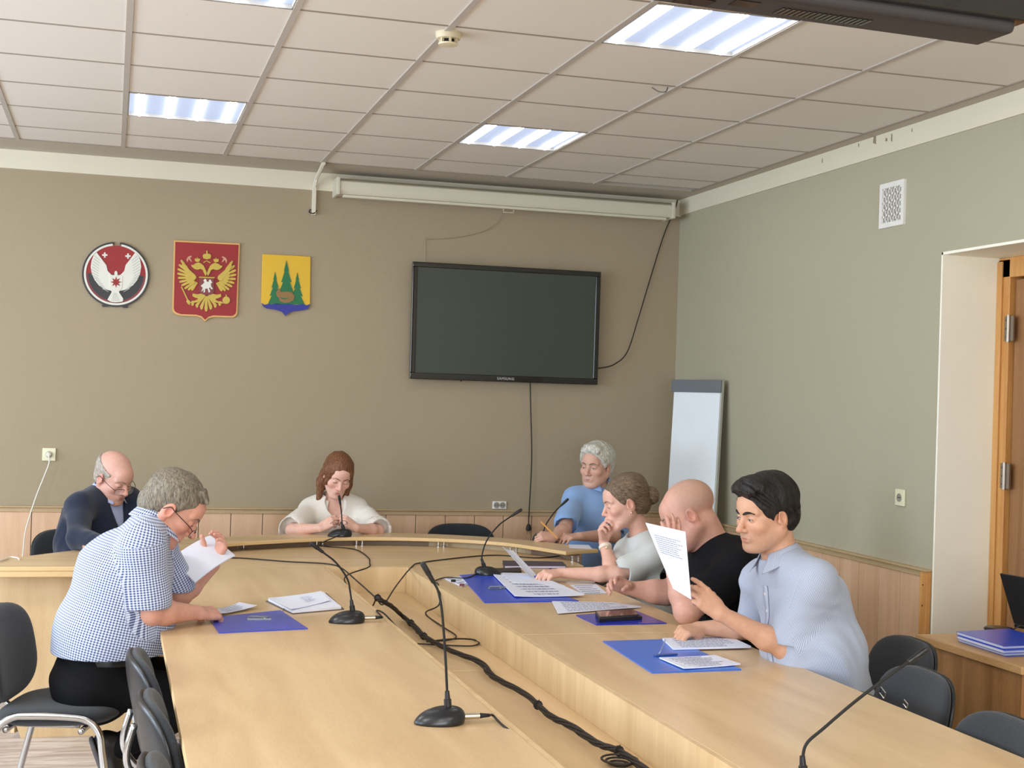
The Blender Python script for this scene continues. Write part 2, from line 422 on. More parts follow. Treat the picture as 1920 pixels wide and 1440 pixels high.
def hand(S, F, sd, curl=(25, 35, 20), thumb=(0, 0), spread=4, curls=None, ks=1.0):
    """F: wrist frame, y = towards the fingers, z = back of the hand, x*sd = thumb side"""
    xs = [.030, .0105, -.009, -.027]; ln = [.070, .078, .072, .056]; y1 = [.088, .092, .087, .078]
    for i in range(4):
        S.hcap(F, (sd*xs[i]*.55, .000, 0), (sd*xs[i], y1[i]*.96, 0), .0135, .0100, k=.014)
    S.ell((sd*.002, .050, -.004), (.034, .045, .013), k=.012, F=F)
    S.ell((sd*.024, .030, -.012), (.017, .030, .013), k=.012, F=F)
    for i in range(4):
        c = curls[i] if curls else curl
        L = ln[i]*ks; p = np.array([sd*xs[i], y1[i], .001]); a = 0; az = R_(spread*(1.5-i))*sd
        for j, (fr, cc) in enumerate(zip((.46, .30, .24), c)):
            a += R_(cc); d = np.array([math.sin(az)*math.cos(a), math.cos(az)*math.cos(a), -math.sin(a)])
            q = p+d*L*fr; r0 = (.0093, .0084, .0077)[j]*(1 if i < 3 else .88); r1 = (.0085, .0078, .0066)[j]*(1 if i < 3 else .88)
            S.hcap(F, p, q, r0, r1, k=.004 if j else .007); p = q
    tf, tc = thumb      # flex towards the palm, angle towards the fingers
    p = np.array([sd*.020, .018, -.010]); a = R_(50-tc); b = R_(15+tf)
    for j, L in enumerate((.042, .034, .028)):
        d = np.array([sd*math.sin(a)*math.cos(b), math.cos(a)*math.cos(b), -math.sin(b)])
        q = p+d*L; S.hcap(F, p, q, (.0145, .0112, .0098)[j], (.0115, .0098, .0080)[j], k=.007); p = q
        a -= R_(16+tc*.3); b += R_(tf*.35)
def frame_yz(T, yv, zv, s=1.0):
    y = np.array(yv, float); y /= np.linalg.norm(y); z = np.array(zv, float); z = z-y*(z@y); z /= np.linalg.norm(z); x = np.cross(y, z)
    return Fr(T, np.stack([x, y, z], 1), s)
def unit(v): v = np.array(v, float); return v/np.linalg.norm(v)
class Person:
    """joints in world space; dictionary J: pelvis, waist, chest, neck, shR, shL, elR, elL, wrR, wrL"""
    def __init__(s, label, J, F, res=.003, skin=(205, 160, 135), lip=(176, 105, 98), headkw={}, tonekw={}, depth=.115, wide=1.5, belly=0, arm=1.0, neckr=.056, hands=None, hs=1.0):
        s.J = {k: np.array(v, float) for k, v in J.items()}; s.F = F; J = s.J
        s.root = thing('person', label, 'person', J['pelvis']*np.array([1, 1, 0]))
        s.dw = unit(J['shR']-J['shL']); s.depth = depth; s.wide = wide; s.belly = belly; s.arm = arm
        s.belly = 0; S = SDF(); s.torso(S, -.02); s.belly = belly
        nb = F.p((0, -.032, -.045)); S.cap(J['neck'], nb, neckr*1.08, neckr*.95, k=.035)
        for q in 'RL':
            S.cap(J['sh'+q], J['el'+q], .050*arm, .040*arm, k=.03)
            S.cap(J['el'+q], J['el'+q], .039*arm, k=.02)
            mid = J['el'+q]*.7+J['wr'+q]*.3; S.cap(J['el'+q], mid, .038*arm, .041*arm, k=.02)
            S.cap(mid, J['wr'+q], .041*arm, .0255*arm**.5, k=.02)
            if hands and q in hands:
                h = dict(hands[q]); y = h.pop('y'); z = h.pop('z'); FH = frame_yz(J['wr'+q], y, z, hs)
                setattr(s, 'FH'+q, FH); hand(S, FH, -1 if q == 'R' else 1, **h) if not h.pop('flip', False) else None
        head(S, F, **headkw)
        V, Fc = S.mesh(res)
        s._bb = BVHTree.FromPolygons([tuple(v) for v in V], [tuple(int(i) for i in f) for f in Fc])
        s.body = np_mesh('body', V, Fc, SKIN, s.root, col=tone_fn(F, skin, lip, **tonekw)(V))
    def torso(s, S, g, bottom=True):
        J = s.J; d = s.depth+g; w = s.wide; dw = s.dw
        S.cap(J['pelvis'], J['waist'], d*.98, d*.95+s.belly*.5, k=.04, sq=(dw, w*.98))
        S.cap(J['waist'], J['chest'], d*.95+s.belly*.5, d, k=.05, sq=(dw, w))
        if s.belly: S.ell(J['waist']+s.fwd()*s.belly, (d*1.15, d*1.15, d*1.1), k=.08)
        up = J['chest']*.25+J['neck']*.75
        S.cap(J['chest'], up, d*.97, .06+g, k=.06, sq=(dw, w*.95))
        for q in 'RL':
            S.cap(J['neck'], J['sh'+q], .048+g*.8, .058*s.arm+g*.7, k=.05)
    def fwd(s):
        u = unit(s.J['chest']-s.J['pelvis']); return unit(np.cross(u, s.dw))
    def shirt(s, name, m, sleeve=.8, g=.012, wr=.004, seed=1, res=.004, neckcut=.02, cuffr=.062, hem=None, flare=0, ftip=None, vneck=0, sl_taper=1.0, f=26):
        J = s.J; S = SDF()
        for q in 'RL':
            e = J['sh'+q]*(1-sleeve)+J['el'+q]*sleeve if sleeve <= 1 else J['el'+q]*(2-sleeve)+J['wr'+q]*(sleeve-1)
            if sleeve <= 1:
                S.cap(J['sh'+q], e, .062*s.arm, cuffr, k=.035, flat=False)
                dd = unit(J['el'+q]-J['sh'+q]); S.cut(e+dd*.0, dd, k=.002, lo=e-.12, hi=e+dd*.09+.04)
                S.cap(e-dd*.015, e+dd*.08, cuffr-.013, cuffr-.012, k=.003, op='s', flat=True)
            else:
                S.cap(J['sh'+q], J['el'+q], .062*s.arm, .055*s.arm, k=.035); S.cap(J['el'+q], e, .055*s.arm, cuffr*.72, k=.03)
                dd = unit(J['wr'+q]-J['el'+q]); S.cut(e, dd, k=.002, lo=e-.07, hi=e+dd*.06+.05)
        s.torso(S, g)
        if wr: S.disp(wrinkle(wr, f, seed))
        # neck opening
        nk = J['neck']; hd = s.F.p((0, -.03, -.05)); nd = unit(hd-nk)
        S.cap(nk+nd*neckcut, nk+nd*.25, .062, .11, k=.01, op='s')
        if vneck:
            fw = s.fwd(); a = nk+nd*.03+fw*.08; b = nk-nd*vneck+fw*(s.depth+.012)
            S.cap(a, b, .062, .018, k=.006, op='s')
        if hem is not None: S.cut(hem[0], hem[1], k=.004)
        V, F = S.mesh(res)
        # cloth coordinates
        ax = unit(J['chest']-J['pelvis']); fw = s.fwd(); q0 = V-J['pelvis']
        hgt = q0@ax; r_ = q0-np.outer(hgt, ax); th = np.arctan2(r_@s.dw, r_@fw)
        cuv = np.stack([th*.19, hgt, 0*hgt], 1)
        for q in 'RL':
            a = J['sh'+q]; b = J['el'+q]; L = np.linalg.norm(b-a); u = (b-a)/L; p = V-a; t = p@u
            d = np.linalg.norm(p-np.outer(np.clip(t, 0, L), u), axis=1); m_ = (t > -.01) & (d < cuffr+.02) & (np.abs((V-J['chest'])@s.dw) > np.abs((a-J['chest'])@s.dw)*.8)
            if sleeve > 1:
                continue
            o1 = unit(np.cross(u, fw)); o2 = np.cross(u, o1); pr = p-np.outer(t, u)
            c2 = np.stack([np.arctan2(pr@o1, pr@o2)*.062, t, 0*t], 1); cuv[m_] = c2[m_]
        o = np_mesh(name, V, F, m, s.root, cuv=cuv); s.shirt_o = o; s._sv = (V, F); return o
    def snap(s, p, direction):
        """point on the shirt surface reached from p going along direction"""
        if not hasattr(s, '_bvh'): s._bvh = BVHTree.FromPolygons([tuple(v) for v in s._sv[0]], [tuple(int(i) for i in f) for f in s._sv[1]])
        r = s._bvh.ray_cast(Vector(p), Vector(unit(direction))); return r[0], r[1]
    def collar(s, m, r=.066, hgt=.038, drop=.045, opening=35, parent=None, tilt=None, pts=.03, off=0.0, th=.0035, name='collar'):
        """folded shirt collar: stand around the neck with a turned-down leaf"""
        J = s.J; nk = J['neck']; hd = s.F.p((0, -.03, -.05)); up = unit(hd-nk) if tilt is None else unit(tilt)
        fw = s.fwd(); fw = unit(fw-up*(fw@up)); rt = np.cross(fw, up); c = nk+up*off
        vs = []; fs = []; n = 40
        for i in range(n+1):
            t = (i/n*2-1); a = math.pi*t*(1-opening/360); # 0 = back
            dirv = -fw*math.cos(a)+rt*math.sin(a)
            front = max(0, (abs(t)-.55)/.45)
            for (rr, zz) in ((r*1.02, .0-.012*front), (r*.94, hgt*(1-.35*front)), (r*1.0, hgt*(1.08-.38*front)), (r*1.16, hgt*(.45-.3*front)), (r*(1.34+.18*front), -drop*(.35+.75*front)+hgt*.2)):
                vs.append(c+dirv*rr+up*zz+fw*(pts*front if rr > r*1.2 else 0))
        for i in range(n):
            for j in range(4): fs.append((i*5+j, i*5+j+1, (i+1)*5+j+1, (i+1)*5+j))
        o = MB().add(vs, fs).build(name, m, parent or s.shirt_o, smooth=True)
        cv = o.data.attributes.new('cuv', 'FLOAT_VECTOR', 'POINT')
        for i in range(n+1):
            for j in range(5): cv.data[i*5+j].vector = ((i/n)*.42, j*.017, 0)
        sd = o.modifiers.new('solid', 'SOLIDIFY'); sd.thickness = th; sd.offset = 0
        ss = o.modifiers.new('sub', 'SUBSURF'); ss.levels = 1; ss.render_levels = 1
        return o
    def strip(s, name, p0, p1, width, thick, m, n=12, out=None, parent=None, lift=.003):
        """a narrow band of cloth laid on the shirt from p0 to p1 (placket, hem, pocket edge)"""
        out = s.fwd() if out is None else unit(out); A = []; B = []
        p0 = np.array(p0, float); p1 = np.array(p1, float); sdv = unit(np.cross(p1-p0, out))*width/2
        for i in range(n+1):
            p = p0+(p1-p0)*i/n
            for L, sg in ((A, -1), (B, 1)):
                h_, nn = s.snap(p+sdv*sg+out*.3, -out)
                L.append(np.array(h_)+out*lift if h_ else p+sdv*sg)
        o = MB().loft(A, B).build(name, m, parent or s.shirt_o, smooth=True)
        cv = o.data.attributes.new('cuv', 'FLOAT_VECTOR', 'POINT')
        for i in range(n+1):
            for k_ in (0, 1): cv.data[k_*(n+1)+i].vector = (k_*width, np.linalg.norm(p1-p0)*i/n, 0)
        sd = o.modifiers.new('solid', 'SOLIDIFY'); sd.thickness = thick; sd.offset = 0; return o
    def eyes(s, white=(225, 215, 205), iris=(70, 60, 50), open_=.5, look=0, lash=(60, 42, 36), brow=(80, 66, 52), bt=.0032, blift=0, browm=None):
        F = s.F
        ew = mat('eye_white', white, .25); ir = mat('iris_%d' % iris[0], iris, .2); lm = mat('lash_%d' % lash[0], lash, .7)
        bm = browm or mat('brow_%d_%d' % (brow[0], brow[2]), brow, .85, bump=.5, bscale=300)
        for sx in (-1, 1):
            if open_ > .05:
                c = F.p((sx*.031, .0742, .0035)); e = MB()
                # visible almond of the eye ball, set into the lid
                vs = []; n = 20
                for i in range(n):
                    a = 2*math.pi*i/n; vs.append(F.p((sx*.031+.0118*math.cos(a), .0878-.0030*math.cos(a)**2, .0030+(.0048*open_ if math.sin(a) > 0 else .0035*open_)*math.sin(a))))
                vs.append(F.p((sx*.031, .0893, .003)))
                e.add(vs, [(i, (i+1) % n, n) for i in range(n)]); eo = e.build('eye', ew, s.body, smooth=True)
                vs = [F.p((sx*.031+look*.004+.0046*math.cos(2*math.pi*i/16), .0897, .0030+min(.0046, .0050*open_)*math.sin(2*math.pi*i/16))) for i in range(16)]+[F.p((sx*.031+look*.004, .0902, .003))]
                MB().add(vs, [(i, (i+1) % 16, 16) for i in range(16)]).build('iris', ir, eo, smooth=True)
            def onf(x, z, out=.0):
                h_ = s._bb.ray_cast(Vector(F.p((x, .16, z))), Vector(-F.R[:, 1]))[0]
                return (np.array(h_)+F.R[:, 1]*out*F.s) if h_ else F.p((x, .085, z))
            pl = [F.p((sx*(.031+.0128*t), .0885-.0042*t*t, .0040+.0052*open_*(1-t*t)-(.003 if open_ < .3 else 0))) for t in (-1, -.5, 0, .5, 1)]
            MB().tube(pl, .0011*F.s, 6, smooth=3).build('eyelid_line', lm, s.body, smooth=True)
            pb = [onf(sx*a, c_+blift, .0006) for a, b, c_ in ((.010, .0905, .0235), (.022, .0900, .0290), (.035, .0835, .0305), (.048, .0720, .0250))]
            MB().tube(pb, lambda t: (bt*(.55+.8*math.sin(math.pi*min(1, t*1.1+.1)))*F.s), 8, smooth=4).build('eyebrow', bm, s.body, smooth=True)
    def glasses(s, m, drop=.012, lens=None, half=False, w=.026, h=.017, fwd=0.0, rim=.0013):
        """spectacles worn low on the nose"""
        F = s.F; g = MB()
        y = .103+fwd; zc = .000-drop; q = MB()
        g.tube([F.p((-.010, y+.002, zc+.004)), F.p((0, y+.004, zc+.007)), F.p((.010, y+.002, zc+.004))], rim*F.s, 6, smooth=3)
        root = None; lens_v = []
        for sx in (-1, 1):
            ring = [F.p((sx*.034+w*math.copysign(abs(math.cos(a))**.7, math.cos(a)), y-.012*abs((math.cos(a)*sx+1)/2)**2, zc+h*math.copysign(abs(math.sin(a))**.7, math.sin(a)))) for a in [2*math.pi*i/28 for i in range(29)]]
            if half:
                g.tube(ring[14:29], rim*.5*F.s, 6); g.tube(ring[0:15], rim*F.s, 6)
            else: g.tube(ring, rim*F.s, 6)
            lens_v.append(ring[:-1])
            g.tube([F.p((sx*.059, y-.010, zc+.008)), F.p((sx*.079, y-.03, zc+.014+drop*.2)), F.p((sx*.086, .010, .010)), F.p((sx*.088, -.012, .014)), F.p((sx*.088, -.030, -.006))], rim*1.2*F.s, 6, smooth=4)
        o = g.build('glasses', m, s.body, smooth=True)
        gm = mat('spectacle_lens', (235, 240, 245), .05, alpha=.22)
        for L in lens_v:
            MB().add(L, [tuple(range(len(L)))]).build('lens', gm, o)
        return o
# ------------------------------------------------------------------ surfaces
M_WALL = mat('wall_paint', (164, 149, 123), .75, noise=.05, nscale=1.2, bump=.15, bscale=140)
M_WALL2 = mat('wall_paint_side', (176, 170, 146), .75, noise=.04, nscale=1.2, bump=.15, bscale=140)
M_WHITE = mat('white_plaster', (226, 219, 200), .7, noise=.04, nscale=3, bump=.1)
M_REVEAL = mat('reveal_paint', (250, 247, 230), .7, noise=.03)
M_TILE = None
def tile_mat():
    nb = NB('ceiling_tile'); b = nb.b; tc = nb.n('ShaderNodeTexCoord')
    v = nb.n('ShaderNodeTexVoronoi'); v.inputs['Scale'].default_value = 42; v.inputs['Randomness'].default_value = 1
    nb.l(tc.outputs['Object'], v.inputs[0])
    n2 = nb.n('ShaderNodeTexNoise'); n2.inputs['Scale'].default_value = 9; nb.l(tc.outputs['Object'], n2.inputs[0])
    mr = nb.n('ShaderNodeMapRange'); mr.inputs['From Min'].default_value = .05; mr.inputs['From Max'].default_value = .13; nb.l(v.outputs[0], mr.inputs[0])
    ad = nb.n('ShaderNodeMath', operation='ADD', use_clamp=True); nb.l(mr.outputs[0], ad.inputs[0])
    m2 = nb.n('ShaderNodeMapRange'); m2.inputs['From Min'].default_value = .42; m2.inputs['From Max'].default_value = .55; nb.l(n2.outputs[0], m2.inputs[0]); nb.l(m2.outputs[0], ad.inputs[1])
    mx = nb.n('ShaderNodeMix', data_type='RGBA'); mx.inputs[6].default_value = lin((200, 194, 184)); mx.inputs[7].default_value = lin((228, 222, 212)); nb.l(ad.outputs[0], mx.inputs[0])
    nb.l(mx.outputs[2], b.inputs['Base Color']); b.inputs['Roughness'].default_value = .85; return nb.m
M_TILE = tile_mat()
M_TBAR = mat('ceiling_bar', (186, 178, 168), .6)
M_GAP = mat('tile_gap', (150, 138, 124), .7)
M_DARK = mat('dark_void', (30, 26, 24), .9)
M_TABLE = wood('table_laminate', (218, 188, 146), (202, 170, 128), (4, .5, 4), .33, 2.2, fine=40)
M_TABLEX = wood('table_laminate_cross', (218, 188, 146), (202, 170, 128), (.5, 4, 4), .33, 2.2, fine=40)
M_PANEL = wood('panel_laminate', (218, 190, 146), (203, 172, 128), (5, 5, .5), .45, 2.2, fine=40)
M_EDGE = mat('table_edge', (220, 188, 136), .4, noise=.05)
M_WAIN = wood('wainscot_laminate', (222, 184, 150), (208, 168, 132), (7, 7, .6), .45, 2.2, fine=40)
M_WTRIM = wood('wainscot_trim', (196, 170, 130), (180, 152, 112), (1, 1, 5), .5)
M_PINE = wood('pine', (222, 168, 100), (196, 134, 70), (9, 9, .5), .45, 2.0)
M_DOOR = wood('door_wood', (168, 122, 78), (140, 96, 58), (9, 9, .5), .5, 2.0)
M_DESK = wood('desk_oak', (176, 132, 84), (146, 102, 60), (7, 7, .5), .45, 2.2)
M_DESKT = wood('desk_top_oak', (205, 166, 114), (184, 142, 92), (5, .6, 4), .4, 2.2)
M_BLACKPL = mat('black_plastic', (22, 22, 24), .35, bump=.05)
M_BLACKGL = mat('gloss_black', (8, 8, 10), .12, coat=.5)
M_FABRIC = mat('chair_fabric', (36, 39, 44), .95, noise=.22, nscale=220, bump=.35, bscale=260, sheen=.15)
M_CHROME = mat('chrome', (205, 205, 205), .18, metal=1)
M_RUB = mat('rubber', (18, 17, 16), .7)
M_CABLE = mat('cable_rubber', (34, 26, 22), .6)

YB, XR, XL, YF = .25, 4.39, -3.5, -11.0
# floor with speckled wood look
def floor_mat():
    nb = NB('floor_linoleum'); b = nb.b; tc = nb.n('ShaderNodeTexCoord'); mp = nb.n('ShaderNodeMapping'); mp.inputs['Scale'].default_value = (1.2, 7, 1); nb.l(tc.outputs['Object'], mp.inputs[0])
    nz = nb.n('ShaderNodeTexNoise'); nz.inputs['Scale'].default_value = 3.2; nz.inputs['Detail'].default_value = 7; nz.inputs['Distortion'].default_value = .7; nb.l(mp.outputs[0], nz.inputs[0])
    cr = nb.n('ShaderNodeValToRGB'); e = cr.color_ramp.elements; e[0].position = .36; e[0].color = lin((168, 150, 140)); e[1].position = .62; e[1].color = lin((206, 196, 188)); nb.l(nz.outputs[0], cr.inputs[0])
    nb.l(cr.outputs[0], b.inputs['Base Color']); b.inputs['Roughness'].default_value = .35; return nb.m
struct(boxo('floor', (XL-.3, YF-.1, -.1), (XR+1.6, YB+.3, 0), floor_mat()))
struct(boxo('wall_back', (XL-.3, YB, 0), (XR+.4, YB+.2, H+.3), M_WALL))
# right wall with the door opening
DY0, DY1, DZ = -3.98, -3.0, 2.40
m = MB().box((XR, DY1, 0), (XR+.33, YB, H+.3)).box((XR, YF, 0), (XR+.33, DY0, H+.3)).box((XR, DY0, DZ), (XR+.33, DY1, H+.3))
struct(m.build('wall_right', M_WALL2))
m = MB().box((XR-.002, DY1-.012, 0), (XR+.33, DY1+.001, DZ)).box((XR-.002, DY0-.001, 0), (XR+.33, DY0+.012, DZ)).box((XR-.002, DY0, DZ-.012), (XR+.33, DY1, DZ+.001))
struct(m.build('trim_1', M_REVEAL))
struct(boxo('wall_front', (XL-.3, YF-.2, 0), (XR+.4, YF, H+.3), M_WALL))
m = MB(); ys = [YF, -7.7, -5.9, -5.1, -3.3, -2.5, -.7, YB]; 
for i in range(0, 8, 2): m.box((XL-.3, ys[i], 0), (XL, ys[i+1], H+.3))
for i in range(1, 7, 2): m.box((XL-.3, ys[i], 0), (XL, ys[i+1], .85)).box((XL-.3, ys[i], 2.65), (XL, ys[i+1], H+.3))
struct(m.build('wall_left', M_WALL2))
for i, (a, b_) in enumerate(((-7.7, -5.9), (-5.1, -3.3), (-2.5, -.7))):
    f = MB()
    for z0, z1 in ((.85, .92), (2.58, 2.65)): f.box((XL-.16, a, z0), (XL-.1, b_, z1))
    for y0 in (a, (a+b_)/2-.035, b_-.07): f.box((XL-.16, y0, .85), (XL-.1, y0+.07, 2.65))
    struct(f.build('window_%d' % (i+1), mat('window_frame_white', (235, 235, 232), .4)))
# hallway seen past the door leaf
struct(MB().box((XR+1.4, -5.5, 0), (XR+1.5, -1.5, H)).box((XR+.33, -1.6, 0), (XR+1.5, -1.5, H)).box((XR+.33, -5.5, 0), (XR+1.5, -5.4, H)).box((XR+.33, -5.5, H), (XR+1.5, -1.5, H+.1)).build('wall_hallway', M_WALL2))

# ceiling: plastered border strip, lay-in tiles and their bars
CE = 4.30; CY = -.165
LIGHTS = [(1, 2), (4, 2), (4, 6), (1, 6)]                     # grid cells (i, j)
m = MB(); X0, X1 = -6, 8
xs = [x for x in [XL]+[.6*i for i in range(-5, 8)]+[CE]]
for i in range(-6, 8):
    xa, xb = max(XL, .6*i), min(CE, .6*(i+1))
    if xb <= xa: continue
    for j in range(0, 18):
        ya, yb_ = max(-.6*(j+1), YF), min(CY, -.6*j)
        if yb_ <= ya: continue
        if (i, j) in LIGHTS: continue
        if i == 6 and j == 0: yb_ = CY-.12
        if i == 7 and j == 0: yb_ = CY-.12
        m.box((xa, ya, H), (xb, yb_, H+.015))
struct(m.build('ceiling', M_TILE))
struct(MB().box((XL, YF, H+.2), (XR, YB, H+.24)).build('ceiling_slab', M_DARK))
m = MB().box((XL, CY+.002, H-.004), (XR, YB, H+.1)).box((CE, YF, H-.004), (XR, CY+.002, H+.1))
struct(m.build('trim_2', mat('border_plaster', (186, 176, 160), .75, noise=.05, nscale=3)))
m = MB()
for i in range(-5, 7): m.box((.6*i-.013, YF, H-.006), (.6*i+.013, CY, H+.012))
for i in range(-6, 8):
    pass
struct(m.build('trim_3', M_TBAR))
m = MB()
for j in range(1, 18): m.box((XL, -.6*j-.0045, H-.0035), (CE, -.6*j+.0045, H+.012))
m.box((XL, CY-.006, H-.005), (3.6, CY+.004, H+.01)).box((CE-.006, YF, H-.005), (CE+.004, CY, H+.01))
struct(m.build('trim_4', M_GAP))
# white painted bands at the top of the walls
m = MB()
m.box((XL, YB-.012, 2.95), (XR, YB, H)); m.box((XR-.012, YF, 2.955), (XR, YB, H))
struct(m.build('trim_5', mat('white_band', (226, 218, 196), .7, noise=.04, nscale=2)))
# bare chipped spots along the white band on the right wall
for u, v, ww, hh in ((1640, 262, .030, .05), (1662, 262, .02, .02), (1672, 258, .012, .045), (1610, 272, .01, .02), (1542, 301, .008, .03), (1710, 244, .007, .02)):
    p = WX(u, v, XR-.0125); m = MB().prism([(-ww/2, -hh/2), (ww/2, -hh*.3), (ww*.3, hh/2), (-ww*.4, hh*.35)], -.001, .001, Matrix.Translation(p) @ Matrix(((0, 0, 1), (1, 0, 0), (0, 1, 0))).to_4x4())
    tag(m.build('chipped_paint', mat('bare_plaster', (150, 136, 112), .8)), 'small chipped spot on the white band above the vent', 'chipped paint', 'chipped spots along the white band')
# wainscot
ZW = .87
def wains(name, a, b_, axis):
    m = MB(); n = max(1, round((b_-a)/.2)); st = (b_-a)/n
    for i in range(n):
        q0, q1 = a+i*st+.0025, a+(i+1)*st-.0025
        if axis == 'x': m.box((q0, YB-.012, .06), (q1, YB, ZW-.03))
        else: m.box((XR-.012, q0, .06), (XR, q1, ZW-.03))
    o = struct(m.build(name, M_WAIN, bevel=.002)); return o
wains('wall_panelling', XL, XR-.014, 'x'); wains('wall_panelling', -2.93, YB-.012, 'y')
wains('wall_panelling', -6.5, -4.05, 'y')
m = MB().box((XL, YB-.02, ZW-.034), (XR, YB, ZW-.006)).box((XL, YB-.034, ZW-.006), (XR, YB, ZW+.004))
m.box((XR-.02, -2.93, ZW-.034), (XR, YB, ZW-.006)).box((XR-.034, -2.99, ZW-.006), (XR, YB, ZW+.006)).box((XR-.034, -6.5, ZW-.006), (XR, -4.0, ZW+.006))
struct(m.build('trim_6', M_WTRIM, bevel=.003))
struct(boxo('trim_7', (XR-.026, -2.99, 0), (XR, -2.93, ZW-.006), M_PINE, bevel=.003))
for z in (.80, .70, .25):
    m = MB().lathe([(.004, 0), (.004, .002)], (XR-.028, -2.96, z), 8, Matrix.Rotation(R_(90), 3, 'Y'))
    tag(m.build('screw', mat('dark_screw', (70, 50, 36), .5)), 'dark screw head in the pine post by the door reveal', 'screw', 'screws in the pine post')
m = MB().box((XL, YB-.018, 0), (XR, YB, .06)).box((XR-.018, -2.93, 0), (XR, YB, .06)); struct(m.build('baseboard_back', M_WTRIM))
# door frame and leaf at the back of the reveal
XD = XR+.33
m = MB().box((XD-.02, DY1-.10, 0), (XD+.07, DY1, DZ-.02)).box((XD-.02, DY0, 0), (XD+.07, DY0+.10, DZ-.02)).box((XD-.02, DY0, DZ-.11), (XD+.07, DY1, DZ-.012))
m.box((XD-.032, DY1-.05, 0), (XD-.02, DY1-.012, DZ-.03))
df = struct(m.build('trim_8', M_PINE, bevel=.004))
dr = struct(boxo('door_1', (XD+.005, DY0+.11, .01), (XD+.045, DY1-.112, DZ-.12), M_DOOR, bevel=.003))
m = MB()
for z0, z1 in ((.12, .85), (1.0, 2.1)): m.box((XD-.003, DY0+.22, z0), (XD+.006, DY1-.22, z1))
m.build('door_panel', M_DOOR, dr, bevel=.004)
for v, z in ((615, 1.98), (895, 1.22)):
    h = MB(); z = float(WX(1910, v, XD-.02)[2]); h.box((XD-.026, DY1-.145, z-.06), (XD-.018, DY1-.075, z+.06)); h.tube([(XD-.03, DY1-.111, z-.065), (XD-.03, DY1-.111, z+.065)], .009, 12)
    for k in (-.04, 0, .04): h.lathe([(.004, 0), (.004, .003)], (XD-.03, DY1-.087, z+k), 8, Matrix.Rotation(R_(90), 3, 'Y')); 
    h.build('hinge', mat('steel_hinge', (150, 140, 128), .35, metal=.9), dr)

# ------------------------------------------------------------------ ceiling lights
def ceiling_light(i, j, label):
    x, y = .6*i, -.6*(j+1); t = thing('ceiling_light', label, 'ceiling light', (x+.3, y+.3, H), group='recessed ceiling lights')
    fr = MB(); a, b_ = .6-.014, .6-.006
    for lo, hi in (((x+.013, y+.006, H-.004), (x+.6-.013, y+.012, H+.05)), ((x+.013, y+.588, H-.004), (x+.587, y+.594, H+.05)), ((x+.013, y+.006, H-.004), (x+.019, y+.594, H+.05)), ((x+.581, y+.006, H-.004), (x+.587, y+.594, H+.05))): fr.box(lo, hi)
    fr.build('frame', mat('lamp_frame', (150, 150, 150), .6), t)
    boxo('diffuser', (x+.019, y+.012, H+.012), (x+.581, y+.588, H+.02), mat('diffuser_glow', (120, 128, 142), .6, emit=(190, 208, 246), estr=.62), t)
    for k in range(4):
        xx = x+.6*(k+.5)/4
        tb = MB().tube([(xx, y+.02, H+.010), (xx, y+.58, H+.010)], .017, 10)
        tb.build('tube', mat('tube_glow', (255, 255, 255), .5, emit=(255, 252, 246), estr=14.0), t, smooth=True)
ceiling_light(1, 2, 'glowing four-tube ceiling panel at the left, above the round emblem')
ceiling_light(4, 2, 'glowing four-tube ceiling panel nearest the projection screen case')
ceiling_light(4, 6, 'large glowing four-tube ceiling panel beside the hanging black screen')
ceiling_light(1, 6, 'glowing ceiling panel cut off by the top edge of the photo')
# smoke detector
p = WZ(841, 62, H)
t = thing('smoke_detector', 'cream round smoke detector on a ceiling bar', 'smoke detector', tuple(p))
Mx = Matrix.Translation(Vector(p)) @ Matrix.Rotation(math.pi, 4, 'X')
MB().lathe([(.052, 0), (.052, .006), (.050, .018), (.046, .024), (.030, .026)], n=32, M=Mx).build('housing', mat('cream_plastic', (222, 210, 178), .45), t, auto=True)
m = MB()
for k in range(6):
    a = k*math.pi/3; m.box((-.004, .026, .024), (.004, .038, .044), M=Mx @ Matrix.Rotation(a, 4, 'Z'))
m.lathe([(.040, .042), (.038, .048), (.014, .050)], n=28, M=Mx); m.build('sensor_cap', mat('cream_plastic', (0, 0, 0)), t, auto=True)
MB().lathe([(.025, .024), (.025, .043)], n=20, M=Mx).build('sensor_core', M_DARK, t)

# ------------------------------------------------------------------ tables
TZ = .75
def slab(name, lo, hi, top, edge, parent, bevel=.002):
    o = MB().box(lo, hi).build(name, [top, edge], parent)
    for p_ in o.data.polygons:
        if abs(p_.normal.z) < .5: p_.material_index = 1
    b = o.modifiers.new('bevel', 'BEVEL'); b.width = bevel; b.segments = 2; return o
def table_unit(x0, x1, y0, y1, label, side):
    t = thing('conference_table', label, 'table', ((x0+x1)/2, (y0+y1)/2, 0))
    slab('tabletop', (x0, y0+.0015, TZ-.025), (x1, y1-.0015, TZ), M_TABLE, M_EDGE, t)
    xi = x1-.10 if side < 0 else x0+.10; xp = x0+.5 if side < 0 else x1-.5
    boxo('modesty_panel', (xp-.009, y0+.06, .06), (xp+.009, y1-.06, TZ-.025), M_PANEL, t)
    for yy in (y0+.05, y1-.07): boxo('leg', (x0+.06, yy, 0), (x1-.06, yy+.022, TZ-.025), M_PANEL, t)
XA, XBt, XC, XDt = .78, 1.64, 2.085, 2.87
table_unit(XA, XBt, -6.7, -1.805, 'long beech table on the left where the man in the checked shirt sits', -1)
table_unit(XC, XDt, -3.85, -1.805, 'right beech table section joined to the curved table', 1)
table_unit(XC, XDt, -6.7, -3.85, 'right beech table section at the bottom right of the photo', 1)
ZT = .62
t = thing('cable_trough', 'sunken beech cable trough between the two long tables', 'cable trough', (1.86, -3.9, ZT))
